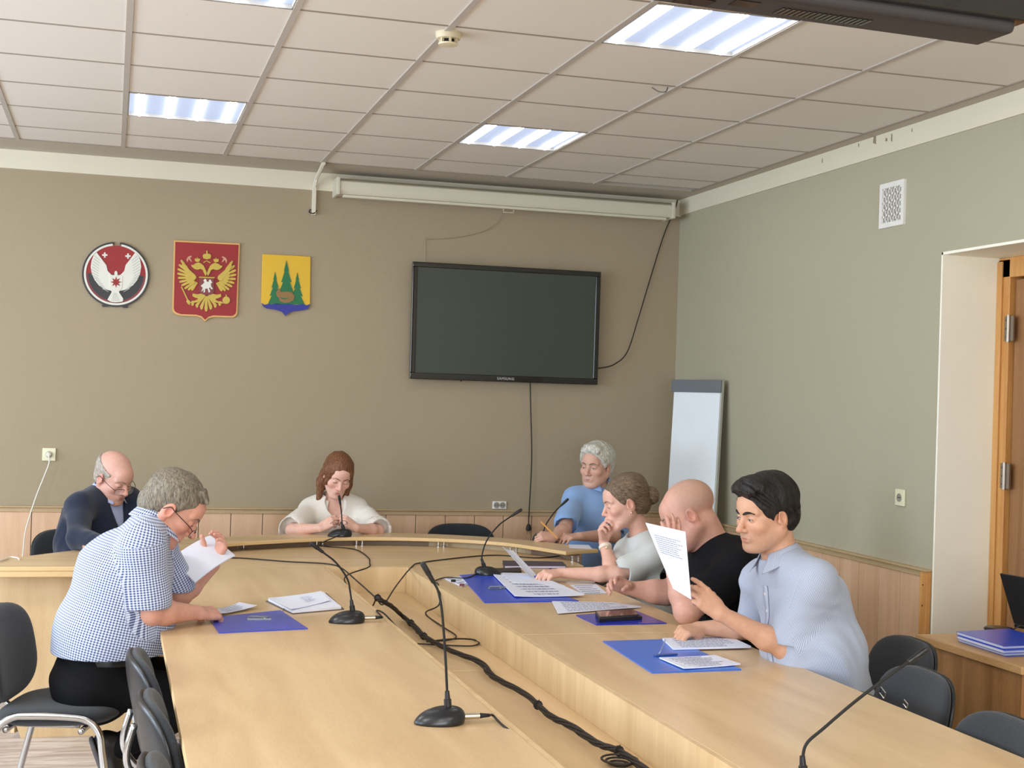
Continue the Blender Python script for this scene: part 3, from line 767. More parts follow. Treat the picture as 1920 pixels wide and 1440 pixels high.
for y0, y1 in ((-3.85, -1.83), (-6.7, -3.85)):
    slab('floor_panel', (XBt+.019, y0+.001, ZT-.018), (XC-.019, y1-.001, ZT), M_TABLE, M_EDGE, t)
    boxo('side_panel', (XC-.018, y0+.001, ZT-.02), (XC-.0005, y1-.001, TZ), M_PANEL, t)
    boxo('side_panel', (XBt+.0005, y0+.001, ZT-.02), (XBt+.018, y1-.001, TZ-.001), M_PANEL, t)
boxo('end_panel', (XBt+.018, -1.828, ZT-.02), (XC-.018, -1.81, TZ-.001), M_PANEL, t)

# curved table at the head: lower desk surface, raised curved ledge on chrome standoffs
def spl(P, k=10): return [(v.x, v.y) for v in catmull([(x, y, 0) for x, y in P], k)]
OUT = [(.02, -2.20), (.11, -1.94), (.41, -1.56), (.85, -1.10), (1.38, -.78), (1.90, -.60), (2.32, -.62), (2.74, -.80), (3.06, -1.09), (3.30, -1.36), (3.50, -1.68), (3.66, -2.0)]
INN = [(.66, -2.06), (.80, -1.66), (1.13, -1.28), (1.36, -1.10), (1.88, -.88), (2.38, -.90), (2.77, -1.12), (3.01, -1.58)]
DES = [(.745, -1.80), (.78, -1.62), (1.10, -1.22), (1.34, -1.04), (1.88, -.84), (2.38, -.86), (2.78, -1.10), (3.03, -1.52), (3.04, -1.80)]
t = thing('curved_table', 'curved beech head table with a raised ledge around it', 'table', (1.86, -1.3, 0))
o = MB().prism(spl(DES), TZ-.025, TZ).build('desk_surface', [M_TABLEX, M_EDGE], t)
for p_ in o.data.polygons:
    if abs(p_.normal.z) < .5: p_.material_index = 1
outl = spl(OUT[:9]); inl = spl(INN)
ring = outl+[(3.24, -1.47)]+inl[::-1]+[(.60, -2.20)]
o = MB().prism(ring, TZ+.031, TZ+.052).build('ledge', [M_TABLEX, M_EDGE], t)
for p_ in o.data.polygons:
    if abs(p_.normal.z) < .5: p_.material_index = 1
bb = o.modifiers.new('bevel', 'BEVEL'); bb.width = .004; bb.segments = 2; bb.limit_method = 'ANGLE'
def offs(P, d):
    Q = []
    for i, p in enumerate(P):
        a = Vector(P[max(i-1, 0)]); b_ = Vector(P[min(i+1, len(P)-1)]); n = (b_-a).normalized(); Q.append((p[0]-n.y*d, p[1]+n.x*d))
    return Q
def wallstrip(P, z0, z1, th):
    A = P; B = offs(P, th); return A+B[::-1]
MB().prism(wallstrip(offs(inl, .11), 0, 0, .016), .10, TZ+.031).build('inner_fascia', mat('fascia_brown', (150, 122, 96), .5), t)
MB().prism(wallstrip(offs(outl[8:], -.14), 0, 0, .018), .02, TZ+.031).build('outer_fascia', M_PANEL, t)
# left wing panel facing the room, its lower corner cut on a slant
pl = Matrix.Translation((0, -2.06, 0)) @ Matrix.Rotation(R_(90), 4, 'X')
MB().prism([(.235, .0), (.77, .0), (.77, TZ+.03), (-.01, TZ+.03), (-.01, .66)], 0, .02, pl).build('wing_panel', M_PANEL, t, bevel=.001)
boxo('wing_apron', (.01, -2.195, TZ+.004), (.60, -2.165, TZ+.032), M_EDGE, t, bevel=.003)
boxo('wing_panel', (.74, -2.06, .0), (.77, -1.84, TZ-.03), M_PANEL, t)
so = [(450, 1028), (598, 1022), (672, 1022), (825, 1024), (960, 1036), (1076, 1052)]
for u, v in so:
    p = WZ(u, v, TZ); m = MB()
    for k in (-.017, .017):
        m.lathe([(.012, TZ), (.012, TZ+.004), (.006, TZ+.006), (.006, TZ+.026), (.011, TZ+.028), (.011, TZ+.031)], (p[0]+k, p[1]-.03, 0), 14)
    m.build('standoff', M_CHROME, t, auto=True)

# ------------------------------------------------------------------ chairs
def make_chair(label, group=None):
    t = thing('conference_chair', label, 'chair', (0, 0, 0), 0, group)
    Ms = Matrix.Translation((0, .0, .455)) @ Matrix.Rotation(R_(2), 4, 'X')
    pad('seat', .47, .43, .075, M_FABRIC, t, Ms, bend=.008, n=3.6)
    Mb = Matrix.Translation((0, -.245, .705)) @ Matrix.Rotation(R_(-78), 4, 'X') @ Matrix.Rotation(math.pi, 4, 'Z') @ Matrix.Rotation(0, 4, 'X')
    # local z of the pad = forward; slight wrap around the sitter
    Mb = Matrix.Translation((0, -.235, .70)) @ Matrix(((1, 0, 0, 0), (0, .22, .975, 0), (0, .975, -.22, 0), (0, 0, 0, 1)))
    Mb = Matrix.Translation((0, -.235, .650)) @ Matrix(((-1, 0, 0, 0), (0, -.20, .98, 0), (0, .98, .20, 0), (0, 0, 0, 1)))
    pad('backrest', .45, .345, .055, M_FABRIC, t, Mb, bend=.045, n=3.0)
    sh = pad('back_shell', .455, .35, .036, M_BLACKPL, t, Mb @ Matrix.Translation((0, 0, -.018)), bend=.045, n=3.0)
    for sx in (-1, 1):
        MB().tube([(sx*.262, -.27, .012), (sx*.245, -.185, .36), (sx*.242, -.165, .43), (sx*.24, -.12, .468), (sx*.24, -.06, .475), (sx*.24, .07, .475), (sx*.24, .14, .465), (sx*.243, .185, .42), (sx*.247, .20, .34), (sx*.262, .255, .012)], .0125, 12, smooth=5).build('side_frame', M_CHROME, t, smooth=True)
        MB().lathe([(.017, 0), (.018, .02), (.014, .032)], (sx*.262, -.27, 0), 12).build('foot_cap', M_RUB, t)
        MB().lathe([(.017, 0), (.018, .02), (.014, .032)], (sx*.262, .255, 0), 12).build('foot_cap', M_RUB, t)
    m = MB()
    for yy in (-.14, .12): m.tube([(-.24, yy, .425), (.24, yy, .425)], .011, 10)
    m.build('cross_tube', M_CHROME, t, smooth=True)
    for sx in (-1, 1): MB().tube([(sx*.10, .08, .415), (sx*.10, -.10, .415), (sx*.10, -.215, .425), (sx*.10, -.275, .48), (sx*.10, -.288, .54), (sx*.10, -.268, .62)], .011, 10, smooth=5).build('back_support', M_CHROME, t, smooth=True)
    return t
proto = make_chair('grey fabric chair with chrome legs under the man in the checked shirt')
def chair(x, y, face, label, group=None, z=0, first=[True]):
    if first[0]: c = proto; first[0] = False
    else: c = copy_tree(proto)
    c.matrix_world = Matrix.Translation((x, y, z)) @ Matrix.Rotation(R_(face-90), 4, 'Z')
    c['label'] = label
    if group: c['group'] = group
    return c
GC = 'chairs around the tables'
chair(.46, -3.52, -14, 'grey fabric chair with chrome legs under the man in the checked shirt', GC)
chair(.945, -4.42, 2, 'dark chair pushed under the left table, directly behind the checked-shirt man', GC)
chair(.965, -5.04, 2, 'dark chair in the middle of the row pushed under the left table', GC)
chair(.955, -5.72, 2, 'dark chair at the bottom edge, nearest the camera on the left side', GC)
chair(3.11, -4.44, 176, 'dark chair holding the young man in the striped shirt', GC)
chair(2.82, -4.98, 176, 'empty grey chair behind the tip of the bottom right microphone', GC)
chair(2.68, -5.62, 176, 'empty grey chair in the bottom right corner of the photo', GC)
chair(3.22, -3.42, 180, 'dark chair under the bald man in the black shirt', GC)
chair(3.16, -2.55, 180, 'dark chair under the woman with the hair bun', GC)
chair(.48, -.86, -65, 'dark chair behind the man in the navy cardigan', GC)
chair(1.84, -.30, -92, 'dark chair under the woman in the white blouse', GC)
chair(2.74, -.42, -95, 'empty dark chair between the head-table woman and the white-haired man', GC)
chair(3.42, -.46, -130, 'dark chair under the white-haired man in the light blue shirt', GC)
# ------------------------------------------------------------------ wall emblems (boards with raised shapes)
WALLM = Matrix(((1, 0, 0, 0), (0, 0, -1, 0), (0, 1, 0, 0), (0, 0, 0, 1)))      # local x, z -> wall plane, local +z -> into the room
def wp(cx, cy, ox=130, oy=430, s=4):
    p = W(ox+cx/s, oy+cy/s, YB-.02); return (float(p[0]), float(p[2]))
def plate(name, pts, d0, d1, m, parent, s=None, **kw):
    """flat shape hung on the back wall, its faces d0..d1 in front of the wall"""
    return MB().prism(pts, d0, d1, Matrix.Translation((0, YB, 0)) @ WALLM).build(name, m, parent, **kw)
def PT(L, dx=0): return [wp(x+dx, y) for x, y in L]
def circ(cx, cz, r, n=64, a0=0, a1=360): return [(cx+r*math.cos(R_(a0+(a1-a0)*i/n)), cz+r*math.sin(R_(a0+(a1-a0)*i/n))) for i in range(n+(0 if a1-a0 == 360 else 1))]
def annulus(cx, cz, r0, r1, a0, a1, n=48): return circ(cx, cz, r1, n, a0, a1)+circ(cx, cz, r0, n, a0, a1)[::-1]
E_BLK = mat('enamel_black', (24, 24, 26), .4); E_WHT = mat('enamel_white', (222, 220, 208), .45); E_RED = mat('enamel_red', (150, 22, 26), .5)
E_GLD = mat('enamel_gold', (196, 168, 62), .4, noise=.12, nscale=60); E_BORD = mat('gold_border', (216, 168, 96), .4); E_YEL = mat('enamel_yellow', (222, 178, 36), .45)
E_GRN = mat('enamel_green', (18, 108, 62), .5); E_BLU = mat('enamel_blue', (34, 42, 142), .45); E_BRN = mat('enamel_brown', (142, 106, 60), .5); E_FEA = mat('feather_grey', (176, 180, 172), .5)
# round emblem with the white swan
c = wp(350, 338); r = (wp(605, 338)[0]-wp(97, 338)[0])/2
t = thing('wall_emblem', 'round black and red emblem with a white bird, leftmost of three emblems on the wall', 'emblem', (c[0], YB, c[1]))
plate('outer_ring', annulus(c[0], c[1], r*.93, r, -265+0, 85, 60), .004, .014, E_BLK, t)
plate('white_ring', annulus(c[0], c[1], r*.885, r*.945, -262, 82, 60), .006, .017, E_WHT, t)
plate('red_field', circ(c[0], c[1], r*.89, 40, 0, 180), .002, .012, E_RED, t)
plate('black_field', circ(c[0], c[1], r*.89, 40, 180, 360), .002, .012, E_BLK, t)
plate('red_rim', annulus(c[0], c[1], r*.82, r*.885, 180, 360), .0121, .0125, mat('enamel_darkred', (120, 30, 40), .4), t)
for sx in (-1, 1):   # foot brackets
    plate('bracket', [(c[0]+sx*r*.30+q*.02, c[1]-r*.95-w_*.012) for q, w_ in ((-1, 0), (1, 0), (.9, 1), (-.6, 1.1))], .01, .019, E_BLK, t)
def mir(L, cx): return [(2*cx-x, y) for x, y in L]
lw = [(205, 172), (250, 232), (278, 268), (288, 312), (318, 342), (346, 344), (352, 455), (330, 462), (300, 458), (262, 448), (222, 420), (190, 380), (168, 330), (160, 280), (168, 230), (185, 190)]
for L in (lw, mir(lw, 350)): plate('wing', PT(L), .013, .019, E_WHT, t, bevel=.0015)
for sg in (0, 1):
    for k in range(13):
        a = k/12; x0, y0 = 188-22*math.sin(a*3.0)+70*max(0, a-.55)*2, 196+a*245; x1, y1 = x0+46+8*math.sin(a*3), y0+38-12*a
        L = [(x0, y0), (x0+3, y0+1), (x1, y1), (x1-2, y1+3), (x0-1, y0+5)]
        if sg: L = mir(L, 350)
        plate('feather_line', PT(L), .0191, .0197, E_FEA, t)
plate('body', PT([(338, 330), (340, 318), (350, 310), (360, 318), (362, 332), (362, 350), (400, 350), (395, 440), (372, 470), (405, 520), (402, 540), (385, 545), (350, 548), (315, 545), (285, 528), (318, 470), (304, 440), (300, 350), (338, 350)]), .014, .022, E_WHT, t, bevel=.0015)
for k in range(5): plate('tail_line', PT([(340+k*5-8, 478), (342+k*5-8, 478), (322+k*14, 540), (318+k*14, 540)]), .0221, .0226, E_FEA, t)
st = []
for k in range(16):
    a = R_(90-k*22.5); q = 42 if k % 2 == 0 else 19; st.append((350+q*math.cos(a), 396-q*math.sin(a)))
plate('star', PT(st), .0221, .0245, E_RED, t)
for cx, cy in ((266, 192), (440, 200)):
    b_ = 20; plate('cross', PT([(cx-6, cy-b_), (cx+6, cy-b_), (cx+6, cy-6), (cx+b_, cy-6), (cx+b_, cy+6), (cx+6, cy+6), (cx+6, cy+b_), (cx-6, cy+b_), (cx-6, cy+6), (cx-b_, cy+6), (cx-b_, cy-6), (cx-6, cy-6)]), .0122, .015, E_WHT, t)
# red shield with the two-headed eagle
def shield(x0, y0, x1, y1, yb, tip, rr=36):
    cx = (x0+x1)/2
    L = [(x0, y0), (x1, y1)]
    for a in range(0, 91, 15): L.append((x1-2-rr+rr*math.cos(R_(a)), yb-rr+rr*math.sin(R_(a))+(y1-y0)*.5))
    L += [(cx+52, yb+4), (cx+26, yb+12), (cx, tip), (cx-26, yb+10), (cx-52, yb+2)]
    for a in range(90, 181, 15): L.append((x0+rr+rr*math.cos(R_(a)), yb-rr+rr*math.sin(R_(a))))
    return L
sh = [(785, 80), (1281, 104)]+[(1262-40+40*math.cos(R_(a)), 622+40*math.sin(R_(a))) for a in range(0, 91, 15)]+[(1080, 658), (1045, 668), (1018, 692), (990, 664), (950, 652), (830, 648)]+[(818+46*math.cos(R_(a)), 598+44*math.sin(R_(a))) for a in range(100, 181, 16)]
cc = wp(1026, 380)
t = thing('wall_emblem', 'large red shield emblem with a golden two-headed eagle, middle of three emblems', 'emblem', (cc[0], YB, cc[1]))
plate('shield_board', PT(sh), .002, .016, E_BORD, t, bevel=.002)
inn = [(1026+(x-1026)*.957, 380+(y-380)*.955) for x, y in sh]
plate('red_field', PT(inn), .0161, .018, E_RED, t)
CX = 1031
def both(name, L, d0, d1, m_):
    for q in (L, [(2*CX-x, y+(CX-x)*-.0+((CX-x)*.04)) for x, y in L]): plate(name, PT(q), d0, d1, m_, t, bevel=.001)
# wing feathers fan
def feather(name, x0, y0, x1, y1, w_, d=.026):
    dx, dy = x1-x0, y1-y0; L = math.hypot(dx, dy); nx, ny = -dy/L*w_/2, dx/L*w_/2
    q = [(x0+nx*.7, y0+ny*.7), (x0+dx*.75+nx, y0+dy*.75+ny), (x0+dx*.93+nx*.8, y0+dy*.93+ny*.8), (x1, y1), (x0+dx*.93-nx*.8, y0+dy*.93-ny*.8), (x0+dx*.75-nx, y0+dy*.75-ny), (x0-nx*.7, y0-ny*.7)]
    both(name, q, .0181, d, E_GLD)
tips = [(836, 228), (820, 262), (810, 296), (808, 330), (812, 364), (822, 396), (838, 424), (862, 448), (890, 458), (916, 460)]
base = [(900, 318), (905, 330), (908, 342), (912, 354), (916, 364), (922, 374), (930, 382), (940, 390), (950, 395), (958, 398)]
for (a, b_), (c_, d_) in zip(base, tips): feather('wing_feather', a, b_, c_, d_, 19)
for (a, b_), (c_, d_) in zip(base[:8], tips[:8]): feather('wing_feather', a, b_, a+(c_-a)*.55, b_+(d_-b_)*.55, 20, .029)
both('wing_shoulder', [(842, 232), (862, 262), (896, 300), (930, 330), (948, 348), (952, 366), (936, 384), (916, 380), (896, 350), (872, 316), (846, 280)], .0181, .030, E_GLD)
both('eagle_neck', [(1024, 352), (1010, 330), (1000, 306), (984, 298), (962, 304), (940, 300), (918, 282), (914, 268), (930, 268), (944, 256), (968, 248), (990, 258), (1006, 272), (1020, 300), (1031, 330)], .0181, .031, E_GLD)
both('head_crown', [(944, 240), (940, 222), (950, 216), (956, 224), (962, 206), (968, 224), (976, 218), (982, 224), (976, 242), (960, 246)], .0181, .028, E_GLD)
both('ribbon', [(884, 250), (878, 226), (890, 206), (912, 196), (920, 206), (906, 212), (912, 226), (922, 246), (906, 236), (896, 222), (890, 236)], .0181, .021, mat('pale_ribbon', (206, 150, 118), .5))
both('ribbon', [(1003, 246), (1031, 232), (1031, 238), (1006, 254)], .0181, .021, E_GLD)
plate('large_crown', PT([(1004, 218), (1000, 196), (1010, 184), (1022, 186), (1028, 178), (1026, 166), (1031, 156), (1038, 166), (1036, 178), (1042, 186), (1054, 184), (1064, 198), (1058, 220), (1031, 226)]), .0181, .029, E_GLD, t, bevel=.001)
both('eagle_leg', [(990, 480), (960, 488), (926, 480), (922, 500), (940, 512), (966, 520), (958, 536), (922, 536), (900, 552), (926, 552), (960, 548), (990, 540), (1004, 520), (1020, 500), (1020, 488)], .0181, .028, E_GLD)
for k in range(7):
    x = 1026+(k-3)*26; tip = (x+(k-3)*8, 618-abs(k-3)*14); L = [(1026+(k-3)*4-5, 500), (1026+(k-3)*4+5, 500), (tip[0]+13, tip[1]-26), (tip[0]+8, tip[1]-6), tip, (tip[0]-8, tip[1]-6), (tip[0]-13, tip[1]-26)]
    plate('tail_feather', PT(L), .0181, .024+.001*(k % 2), E_GLD, t, bevel=.001)
plate('sceptre', PT([(836, 432), (844, 430), (890, 526), (906, 540), (905, 568), (888, 560), (876, 540), (882, 530)]), .0181, .027, E_GLD, t)
plate('orb', [(wp(1176, 530)[0]+.0068*math.cos(a)*1.05*1, 0) for a in ()] or PT([(1176+28*math.cos(R_(a)), 532+28*math.sin(R_(a))) for a in range(0, 360, 20)]), .0181, .028, E_GLD, t)
plate('orb', PT([(1172, 504), (1172, 490), (1180, 490), (1180, 504)]), .0181, .027, E_GLD, t)
plate('sceptre', PT([(1084, 532), (1150, 548), (1150, 558), (1084, 542)]), .0181, .025, E_GLD, t)
plate('centre_shield', PT([(976, 360), (1084, 364), (1084, 476), (1066, 488), (1031, 496), (996, 486), (974, 472)]), .0181, .033, mat('shield_maroon', (122, 44, 40), .4), t, bevel=.001)
plate('shield_edge', PT([(972, 356), (1088, 360), (1088, 368), (972, 364)]), .0181, .034, E_GLD, t)
plate('horse_rider', PT([(988, 470), (1000, 440), (984, 424), (1000, 412), (1012, 398), (1004, 384), (1016, 372), (1026, 378), (1028, 392), (1044, 396), (1046, 380), (1058, 378), (1064, 392), (1072, 400), (1060, 408), (1062, 430), (1076, 446), (1064, 452), (1054, 436), (1046, 442), (1056, 470), (1044, 476), (1036, 446), (1018, 446), (1016, 472), (1004, 476), (1008, 452), (998, 462)]), .0331, .036, E_WHT, t)
# yellow shield with three firs
ys_ = [(1448, 184), (1810, 204), (1806, 560), (1790, 596), (1740, 606), (1680, 612), (1650, 624), (1620, 648), (1594, 616), (1540, 600), (1480, 592), (1454, 576), (1440, 552)]
cc = wp(1624, 400)
t = thing('wall_emblem', 'small yellow shield emblem with three green fir trees, rightmost of three emblems', 'emblem', (cc[0], YB, cc[1]))
plate('shield_board', PT(ys_), .002, .016, E_YEL, t, bevel=.002)
plate('blue_water', PT([(1440, 552), (1462, 566), (1490, 560), (1520, 562), (1550, 556), (1600, 562), (1650, 560), (1700, 566), (1750, 560), (1780, 570), (1806, 560), (1790, 598), (1740, 608), (1680, 614), (1650, 626), (1620, 650), (1594, 618), (1540, 602), (1480, 594), (1454, 578)]), .0161, .021, E_BLU, t)
def fir(cx, top, bot, hw):
    L = []; R2 = []; n = 4; 
    for k in range(n):
        y = top+(bot-top)*(k+1)/n; wv = hw*(k+1)/n; L += [(cx-wv, y), (cx-wv*.62, y-4)]; R2 += [(cx+wv, y), (cx+wv*.62, y-4)]
    return [(cx, top)]+R2[:-1]+L[:-1][::-1]
for a in ((1543, 318, 560, 54), (1710, 322, 562, 54), (1628, 232, 562, 78)): plate('fir_tree', PT(fir(*a)), .0161, .020+.001*(a[0] == 1628), E_GRN, t)
plate('brown_animal', PT([(1550, 476), (1572, 440), (1588, 470), (1630, 466), (1668, 472), (1690, 500), (1682, 530), (1650, 550), (1610, 552), (1580, 540), (1568, 510), (1556, 500)]), .0211, .024, E_BRN, t, bevel=.001)
plate('brown_animal', PT([(1580, 508), (1620, 518), (1650, 512), (1640, 520), (1610, 526), (1582, 516)]), .0241, .0246, E_GRN, t)

# ------------------------------------------------------------------ television on the back wall
TV = [W(775, 490, .14), W(1127, 510, .14), W(1121, 721, .17), W(768, 711, .17)]
t = thing('television', 'large black flat television hung on the back wall, screen off', 'television', (3.12, .2, 1.74))
cen = sum(TV)/4; ex = unit(TV[1]-TV[0]); ez = unit((TV[0]-TV[3])+(TV[1]-TV[2])); ey = np.cross(ez, ex)  # ey points away from camera
wd = (np.linalg.norm(TV[1]-TV[0])+np.linalg.norm(TV[2]-TV[3]))/2; hg = (np.linalg.norm(TV[0]-TV[3])+np.linalg.norm(TV[1]-TV[2]))/2
MT = Matrix(((ex[0], ey[0], ez[0], cen[0]), (ex[1], ey[1], ez[1], cen[1]), (ex[2], ey[2], ez[2], cen[2]), (0, 0, 0, 1)))
bz = .034
m = MB().box((-wd/2, 0, hg/2-bz), (wd/2, .03, hg/2), M=MT).box((-wd/2, 0, -hg/2), (wd/2, .03, -hg/2+bz*1.25), M=MT).box((-wd/2, 0, -hg/2+bz*1.25), (-wd/2+bz, .03, hg/2-bz), M=MT).box((wd/2-bz, 0, -hg/2+bz*1.25), (wd/2, .03, hg/2-bz), M=MT)
m.build('bezel', M_BLACKGL, t, bevel=.004)
MB().box((-wd/2+bz, .006, -hg/2+bz*1.25), (wd/2-bz, .028, hg/2-bz), M=MT).build('screen', mat('screen_glass', (58, 66, 58), .22, spec=.6), t)
MB().box((-wd/2+.03, .030, -hg/2+.03), (wd/2-.03, .055, hg/2-.03), M=MT).build('rear_cover', M_BLACKPL, t, bevel=.008)
MB().box((-.2, .055, -.15), (.2, .082, .15), M=MT).build('wall_bracket', M_BLACKPL, t)
MB().box((-.31, .01, -hg/2-.008), (-.302, .02, -hg/2+.001), M=MT).build('sensor_foot', M_BLACKPL, t)
def text(name, s, size, M, m_, parent, ex_=.0006, align='CENTER', space=1.0):
    cu = bpy.data.curves.new(name, 'FONT'); cu.body = s; cu.size = size; cu.extrude = ex_; cu.align_x = align; cu.align_y = 'CENTER'; cu.space_character = space
    tmp = bpy.data.objects.new(name, cu); COL.objects.link(tmp); dg = bpy.context.evaluated_depsgraph_get(); me = bpy.data.meshes.new_from_object(tmp.evaluated_get(dg))
    bpy.data.objects.remove(tmp); me.transform(M); me.materials.clear(); return link(name, me, m_, parent)
text('maker_logo', 'SAMSUNG', .024, MT @ Matrix.Translation((0, -.0008, -hg/2+bz*.62)) @ Matrix.Rotation(R_(90), 4, 'X'), mat('logo_grey', (190, 190, 190), .4), t, space=1.15)
def cable(name, pts, r, label, cat='cable', m_=None, smooth=8, group=None, **kw):
    o = MB().tube(pts, r, 8, smooth=smooth).build(name, m_ or M_CABLE, None, smooth=True); tag(o, label, cat, group); return o
cable('television_cable', [W(1105, 690, .20), W(1126, 690, .19), W(1152, 683, .20), W(1176, 660, .21), W(1196, 600, .22), W(1220, 520, .23), W(1245, 440, .235), W(1268, 385, .235), W(1272, 350, .225)], .0042, 'black cable rising from the television to the ceiling corner')
t = thing('power_cable', 'black cable hanging straight down below the television with a plug on its end', 'cable', tuple(W(992, 990, .22)))
MB().tube([W(994, 700, .2), W(995, 760, .215), W(997, 860, .22), W(992, 960, .215), W(991, 984, .21)], .0042, 8, smooth=6).build('cord', M_CABLE, t, smooth=True)
p = W(991, 990, .21); MB().lathe([(.006, .028), (.014, .018), (.018, 0), (.018, -.014), (.010, -.02)][::-1], tuple(p), 16).build('plug', M_CABLE, t, auto=True)
MB().lathe([(.0025, -.04), (.0025, -.018)], (p[0]-.009, p[1], p[2]), 8).lathe([(.0025, -.04), (.0025, -.018)], (p[0]+.009, p[1], p[2]), 8).build('pin', M_CHROME, t)
# ------------------------------------------------------------------ projection screen case
a, b_, c_ = W(630, 341, .09), W(1268, 376, .09), W(1265, 402, .09)
zt = (a[2]+b_[2])/2+.0; zb = zt-.105; x0, x1 = float(a[0]), float(b_[0])-.02
t = thing('projection_screen', 'long white rolled-up projection screen case under the ceiling', 'projection screen', ((x0+x1)/2, .12, zb))
M_CASE = mat('case_white', (214, 208, 188), .45)
prof = [(.235, zt), (.08, zt), (.055, zt-.02), (.055, zt-.075), (.075, zt-.1), (.21, zt-.1), (.235, zt-.08)]
vs = [(x, y, z) for x in (x0+.02, x1-.02) for y, z in prof]; n = len(prof)
MB().add(vs, [tuple(range(n)), tuple(range(n, 2*n))[::-1]]+[(i, n+i, n+(i+1) % n, (i+1) % n) for i in range(n)]).build('case', M_CASE, t, bevel=.003)
for xa, xb in ((x0, x0+.022), (x1-.022, x1)): boxo('end_cap', (xa, .045, zt-.108), (xb, .242, zt+.006), M_CASE, t, bevel=.004)
boxo('weight_bar', (x0+.05, .085, zt-.118), (x1-.05, .125, zt-.1005), M_CASE, t, bevel=.003)
px0 = float(W(954, 390, .1)[0])
MB().tube([(px0-.035, .105, zt-.117), (px0-.035, .105, zt-.14), (px0+.035, .105, zt-.14), (px0+.035, .105, zt-.117)], .003, 6).build('pull_loop', M_CASE, t)
cable('pull_cord', [(px0, .10, zt-.142), W(944, 402, .2), W(930, 420, .235), W(900, 436, .24), W(850, 446, .24), W(797, 449, .24)], .0016, 'thin cord trailing along the wall left of the screen pull loop', 'cord', m_=mat('faded_cord', (150, 138, 112), .7))
cable('wall_wire', [W(797, 446, .243), W(797, 490, .24), W(797, 500, .22)], .002, 'thin pale wire dropping to the top left corner of the television', 'wire', m_=mat('pale_wire', (170, 160, 136), .6))
# white conduit coming down from the ceiling
t = thing('cable_conduit', 'narrow white cable conduit bending down from the ceiling onto the wall', 'conduit', tuple(W(587, 402, .24)))
p0, p1, p2 = WZ(607, 306, H-.012), W(591, 321, .22), W(587, 403, .232)
MB().box((p1[0]-.012, .215, p2[2]), (p1[0]+.012, .25, H-.10)).build('conduit', M_WHITE, t, bevel=.002)
MB().tube([p0, (p1[0]+.004, .17, H-.05), (p1[0], .225, H-.10)], .013, 6).build('bend', M_WHITE, t)
MB().tube([W(582, 392, .238), W(580, 398, .24), W(588, 400, .21), W(594, 395, .238)], .004, 6, smooth=4).build('wire_end', M_CABLE, t, smooth=True)
# black stub hanging at the tile gap + loose wire below the tile bar
cable('ceiling_wire', [WZ(1222, 164, H-.01), WZ(1236, 172, H-.03), WZ(1248, 172, H-.035), WZ(1252, 164, H-.01)], .003, 'short grey wire loop sagging from a ceiling bar', 'wire', m_=mat('grey_wire', (110, 104, 96), .6))

# ------------------------------------------------------------------ sockets, vent
M_CREAM = mat('socket_cream', (226, 222, 190), .4); M_SOCK = mat('socket_white', (236, 234, 228), .35)
def socket_back(u, v, wv, hv, n, label, m_, group=None):
    p = W(u, v, YB); t = thing('wall_socket', label, 'wall socket', (float(p[0]), YB, float(p[2])))
    boxo('cover_plate', (p[0]-wv/2, YB-.012, p[2]-hv/2), (p[0]+wv/2, YB, p[2]+hv/2), m_, t, bevel=.004)
    for k in range(n):
        cx = p[0]+(k-(n-1)/2)*.042
        MT_ = Matrix.Translation((cx, YB-.012, p[2])) @ Matrix.Rotation(R_(90), 4, 'X')
        MB().lathe([(.0205, 0), (.0205, .002), (.017, .002), (.016, .0005), (0.001, .0005)], n=28, M=MT_).build('socket_face', mat('socket_shadow', (150, 146, 132), .5), t, auto=True)
        MB().lathe([(.0028, 0), (.0028, .003)], (0, 0, 0), 8, M=MT_ @ Matrix.Translation((-.007, 0, 0))).lathe([(.0028, 0), (.0028, .003)], (0, 0, 0), 8, M=MT_ @ Matrix.Translation((.007, 0, 0))).build('contact_hole', M_BLACKPL, t)
    return t, p
socket_back(936, 947, .098, .052, 2, 'white double wall socket low on the back wall under the television', M_SOCK)
t, p = socket_back(92, 852, .080, .080, 1, 'cream wall socket at the far left with a white plug in it', M_CREAM)
t = thing('white_extension_cable', 'white power cord hanging from the far left wall socket down to the floor', 'power cord', (float(p[0]), YB-.04, float(p[2])))
MT_ = Matrix.Translation((p[0], YB-.014, p[2])) @ Matrix.Rotation(R_(90), 4, 'X')
M_WC = mat('white_cord', (224, 220, 206), .5)
MB().lathe([(.018, 0), (.018, .012), (.013, .02), (.009, .034)], n=20, M=MT_).build('plug', M_WC, t, auto=True)
MB().tube([(p[0], YB-.046, p[2]), W(92, 868, .19), W(84, 890, .19), W(70, 925, .18), W(58, 960, .17), W(47, 1000, .16), W(43, 1040, .15), (W(43, 1040, .15)+np.array([-.02, -.02, -.3])), (W(43, 1040, .15)*np.array([1, 1, 0])+np.array([-.06, -.06, .01]))], .0042, 8, smooth=6).build('cord', M_WC, t, smooth=True)
cable('table_cord', [WZ(-20, 1056, TZ+.057), WZ(5, 1050, TZ+.057), WZ(18, 1045, TZ+.057), WZ(32, 1046, TZ+.057), WZ(36, 1049, TZ+.055)], .004, 'white cord lying on the far left end of the head table', 'cord', m_=M_WC)
p = WX(1690, 933, XR)
t = thing('wall_socket', 'cream single wall socket on the right wall near the doorway', 'wall socket', (XR, float(p[1]), float(p[2])))
boxo('cover_plate', (XR-.012, p[1]-.042, p[2]-.042), (XR, p[1]+.042, p[2]+.042), M_CREAM, t, bevel=.004)
MT_ = Matrix.Translation((XR-.012, p[1], p[2])) @ Matrix.Rotation(R_(-90), 4, 'Y')
MB().lathe([(.021, 0), (.021, .003), (.017, .003), (.016, .0005), (.001, .0005)], n=28, M=MT_).build('socket_face', mat('socket_shadow', (0, 0, 0)), t, auto=True)
